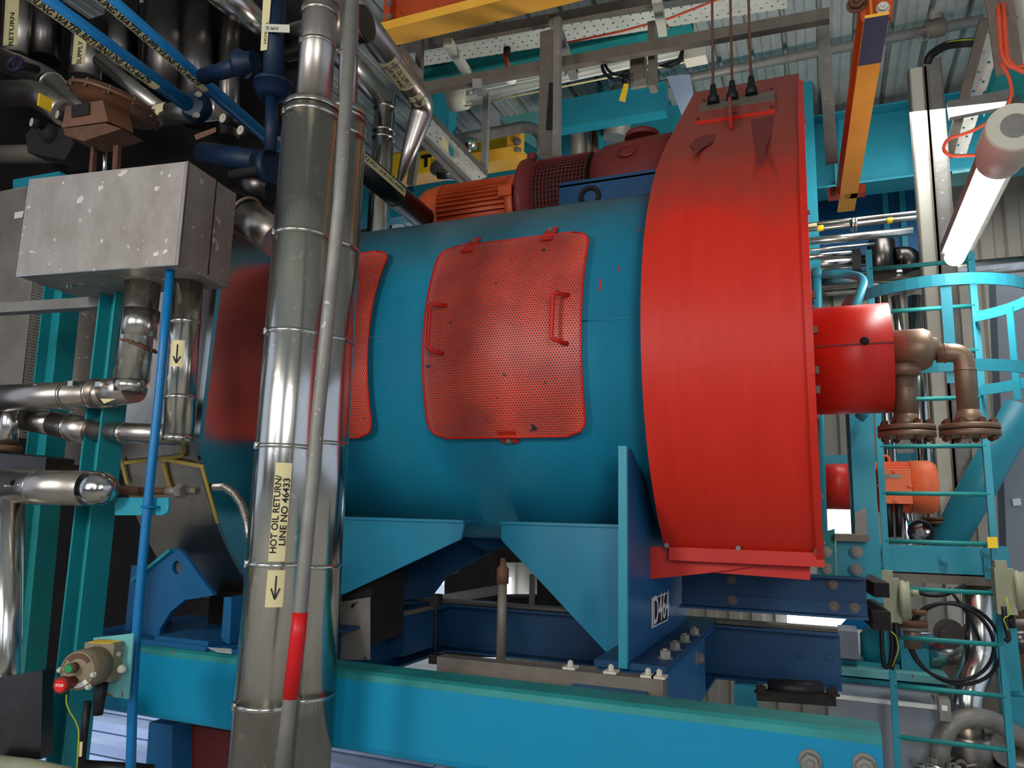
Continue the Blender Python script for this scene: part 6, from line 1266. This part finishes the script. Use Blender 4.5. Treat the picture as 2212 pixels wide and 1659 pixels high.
T('handwheel', 'small dark purple valve handwheel at the far upper left', 'valve', [('wheel', MB().torus(Y(32, 138, 2.6), (.2,-1,.1), .045, .012, 20), 'purple'), ('spokes', MB().bar(Y(18, 130, 2.6), Y(48, 146, 2.6), .012, .012).bar(Y(38, 120, 2.6), Y(28, 156, 2.6), .012, .012), 'purple'), ('stem', MB().tube([Y(32, 138, 2.6), Y(80, 150, 2.75)], .025, 12), 'dark')])
# diaphragm actuator
yQ = 2.35; ac = Y(250, 228, yQ)
dn_ = Vector((.28, .05, 1)).normalized()
disc = MB().lathe(ac-dn_*.05, dn_, [(0,.04),(.0,.1),(.02,.17),(.045,.195),(.045,.21),(.06,.21),(.06,.195),(.085,.17),(.1,.05)], 40)
dbolts = MB()
for k in range(12):
    a = 2*math.pi*k/12; u = dn_.orthogonal().normalized(); w = dn_.cross(u); dbolts.cyl(ac+(u*math.cos(a)+w*math.sin(a))*.202-dn_*.015, ac+(u*math.cos(a)+w*math.sin(a))*.202+dn_*.025, .006, 6)
bxp = MB().box8([Y(133, 276, 2.2), Y(233, 262, 2.2), Y(233, 262, 2.2)+Vector((.02,.12,0)), Y(133, 276, 2.2)+Vector((.02,.12,0)), Y(142, 230, 2.2), Y(222, 216, 2.2), Y(222, 216, 2.2)+Vector((.02,.12,0)), Y(142, 230, 2.2)+Vector((.02,.12,0))])
lowb = MB().prism([Y(136, 278, 2.2), Y(228, 266, 2.2), Y(262, 278, 2.2), Y(180, 305, 2.2), Y(140, 292, 2.2)], (0,.12,0))
yoke = MB().bar(Y(205, 300, 2.3), Y(198, 390, 2.3), .02, .022, (1,0,0)); yoke.bar(Y(255, 290, 2.3), Y(250, 390, 2.3), .02, .03, (1,0,0)); yoke.bar(Y(200, 308, 2.3), Y(262, 300, 2.3), .03, .03)
T('valve_actuator', 'brown diaphragm valve actuator with a wide disc standing behind the stainless box', 'actuator', [('diaphragm_case', disc, 'brown', [('rim_bolts', dbolts, 'galvd')]), ('positioner', bxp, 'brown', [('window', MB().prism([Y(155, 228, 2.195), Y(193, 221, 2.195), Y(193, 247, 2.195), Y(155, 254, 2.195)], (0,-.002,0)), 'dark')]), ('lower_case', lowb, 'rust'), ('yoke', yoke, 'rust', 'rusty yoke legs'), ('stem', MB().tube([Y(228, 290, 2.35), Y(225, 390, 2.35)], .009, 10), 'steel'), ('nameplate', MB().prism([Y(200, 190, 2.2), Y(227, 190, 2.2), Y(227, 200, 2.2), Y(200, 200, 2.2)], (0,-.001,0)), 'galv')])
for i, (px, py, y_) in enumerate(((68, 264, 2.3), (124, 247, 2.35), (481, 255, 2.4), (519, 281, 2.4))):
    p = Y(px, py, y_); dg = Vector((-.25+.15*(i > 1), -1, -.05)).normalized()
    T('pressure_gauge', ['round pressure gauge nearest the left edge', 'smaller gauge left of the brown actuator', 'gauge under the end of the cooling water supply pipe', 'lowest right gauge beside the tall shiny pipe'][i], 'gauge', [('case', MB().lathe(p, -dg, [(0,.024),(.03,.024),(.035,.015),(.09,.012)], 24), 'dark'), ('face', MB().lathe(p, dg, [(0,.021),(.001,.021)], 24), 'gauge', [('needle', MB().bar(p+dg*.002, p+dg*.002+Vector((.01,0,.012)), .0015, .001, dg), 'ink')])])
T('regulator', 'black regulator body with a yellow top left of the brown actuator', 'regulator', [('body', MB().prism([Y(80, 265, 2.4), Y(150, 280, 2.4), Y(160, 310, 2.4), Y(140, 345, 2.4), Y(60, 330, 2.4), Y(55, 290, 2.4)], (0,.1,0)), 'dark'), ('yellow_top', MB().box(tuple(Y(80, 228, 2.35)), tuple(Y(114, 216, 2.42))), 'brightyellow'), ('bulb', MB().sphere(Y(110, 290, 2.4), .05), 'dark')])
yV = 2.25
T('blue_valve', 'dark blue valve body with flanges tagged PZ 46414 left of the narrow clad pipe', 'valve', [('body', MB().tube([Y(596, -40, yV), Y(590, 175, yV)], .042, 28), 'valveblue'), ('side_flange', MB().lathe(Y(515, 140, yV), (1,0,0), [(0,.055),(.02,.06),(.04,.045),(.09,.04)], 28), 'valveblue'), ('side_port', MB().tube([Y(440, 165, yV+.1), Y(520, 142, yV)], .035, 20), 'valveblue'), ('lower_flange', MB().lathe(Y(590, 178, yV), (0,0,-1), [(0,.05),(.0,.075),(.02,.08),(.02,.075),(.06,.06),(.07,.03)], 28), 'valveblue'), ('drop', MB().tube([Y(588, 200, yV), Y(584, 330, yV)], .025, 18), 'valveblue'), ('name_tag', MB().prism([Y(571, 52, yV-.05), Y(626, 54, yV-.05), Y(626, 71, yV-.05), Y(571, 69, yV-.05)], (0,-.002,0)), 'cream', [('lettering', MB().text('PZ 46414', flat(Y(574, 61, yV-.054), Y(626, 63, yV-.05)-Y(571, 61, yV-.05), (0,0,1)), .022, width=.064), 'ink')]), ('hot_label', MB().prism([Y(570, -30, yV-.046), Y(588, -30, yV-.046), Y(577, 108, yV-.046), Y(563, 110, yV-.046)], (0,-.001,0)), 'label', [('lettering', MB().text('HOT OIL', flat(Y(572, 95, yV-.05), Y(580, 20, yV-.05)-Y(572, 95, yV-.05), (-1,0,.05)), .02, width=.10), 'ink')])])
T('blue_valve', 'dark blue flanged valve under the two cooling water pipes', 'valve', [('body', MB().lathe(Y(430, 235, 2.4), (.3,-.6,-.2), [(0,.06),(.03,.07),(.05,.05),(.1,.05)], 28), 'valveblue'), ('bolt', MB().cyl(Y(424, 205, 2.3), Y(430, 203, 2.25), .012, 10), 'galv'), ('bolt', MB().cyl(Y(420, 250, 2.3), Y(426, 248, 2.25), .012, 10), 'galv'), ('number_tag', MB().prism([Y(420, 292, 2.3), Y(466, 275, 2.3), Y(468, 285, 2.3), Y(424, 303, 2.3)], (0,-.002,0)), 'brown')])
T('blue_valve', 'dark blue flange and spindle just left of the tall pipe above the stainless box', 'valve', [('flange', MB().lathe(Y(575, 362, 2.3), (1,0,0), [(0,.02),(0,.068),(.02,.07),(.03,.06)], 28), 'valveblue'), ('spindle', MB().tube([Y(500, 378, 2.35), Y(575, 365, 2.3)], .02, 14), 'dark'), ('lower_spindle', MB().tube([Y(440, 330, 2.5), Y(560, 350, 2.4)], .05, 18), 'valveblue')])
T('dark_backing_panel', 'black panel filling the space behind the upper left pipework', 'panel', [(None, MB().box((-5.95, 4.2, Y(-80, 420, 4.2).z), (Y(640, -60, 4.3).x+.3, 4.3, 4.25)), 'dark')])  # plain black sheet closing the view behind the pipes
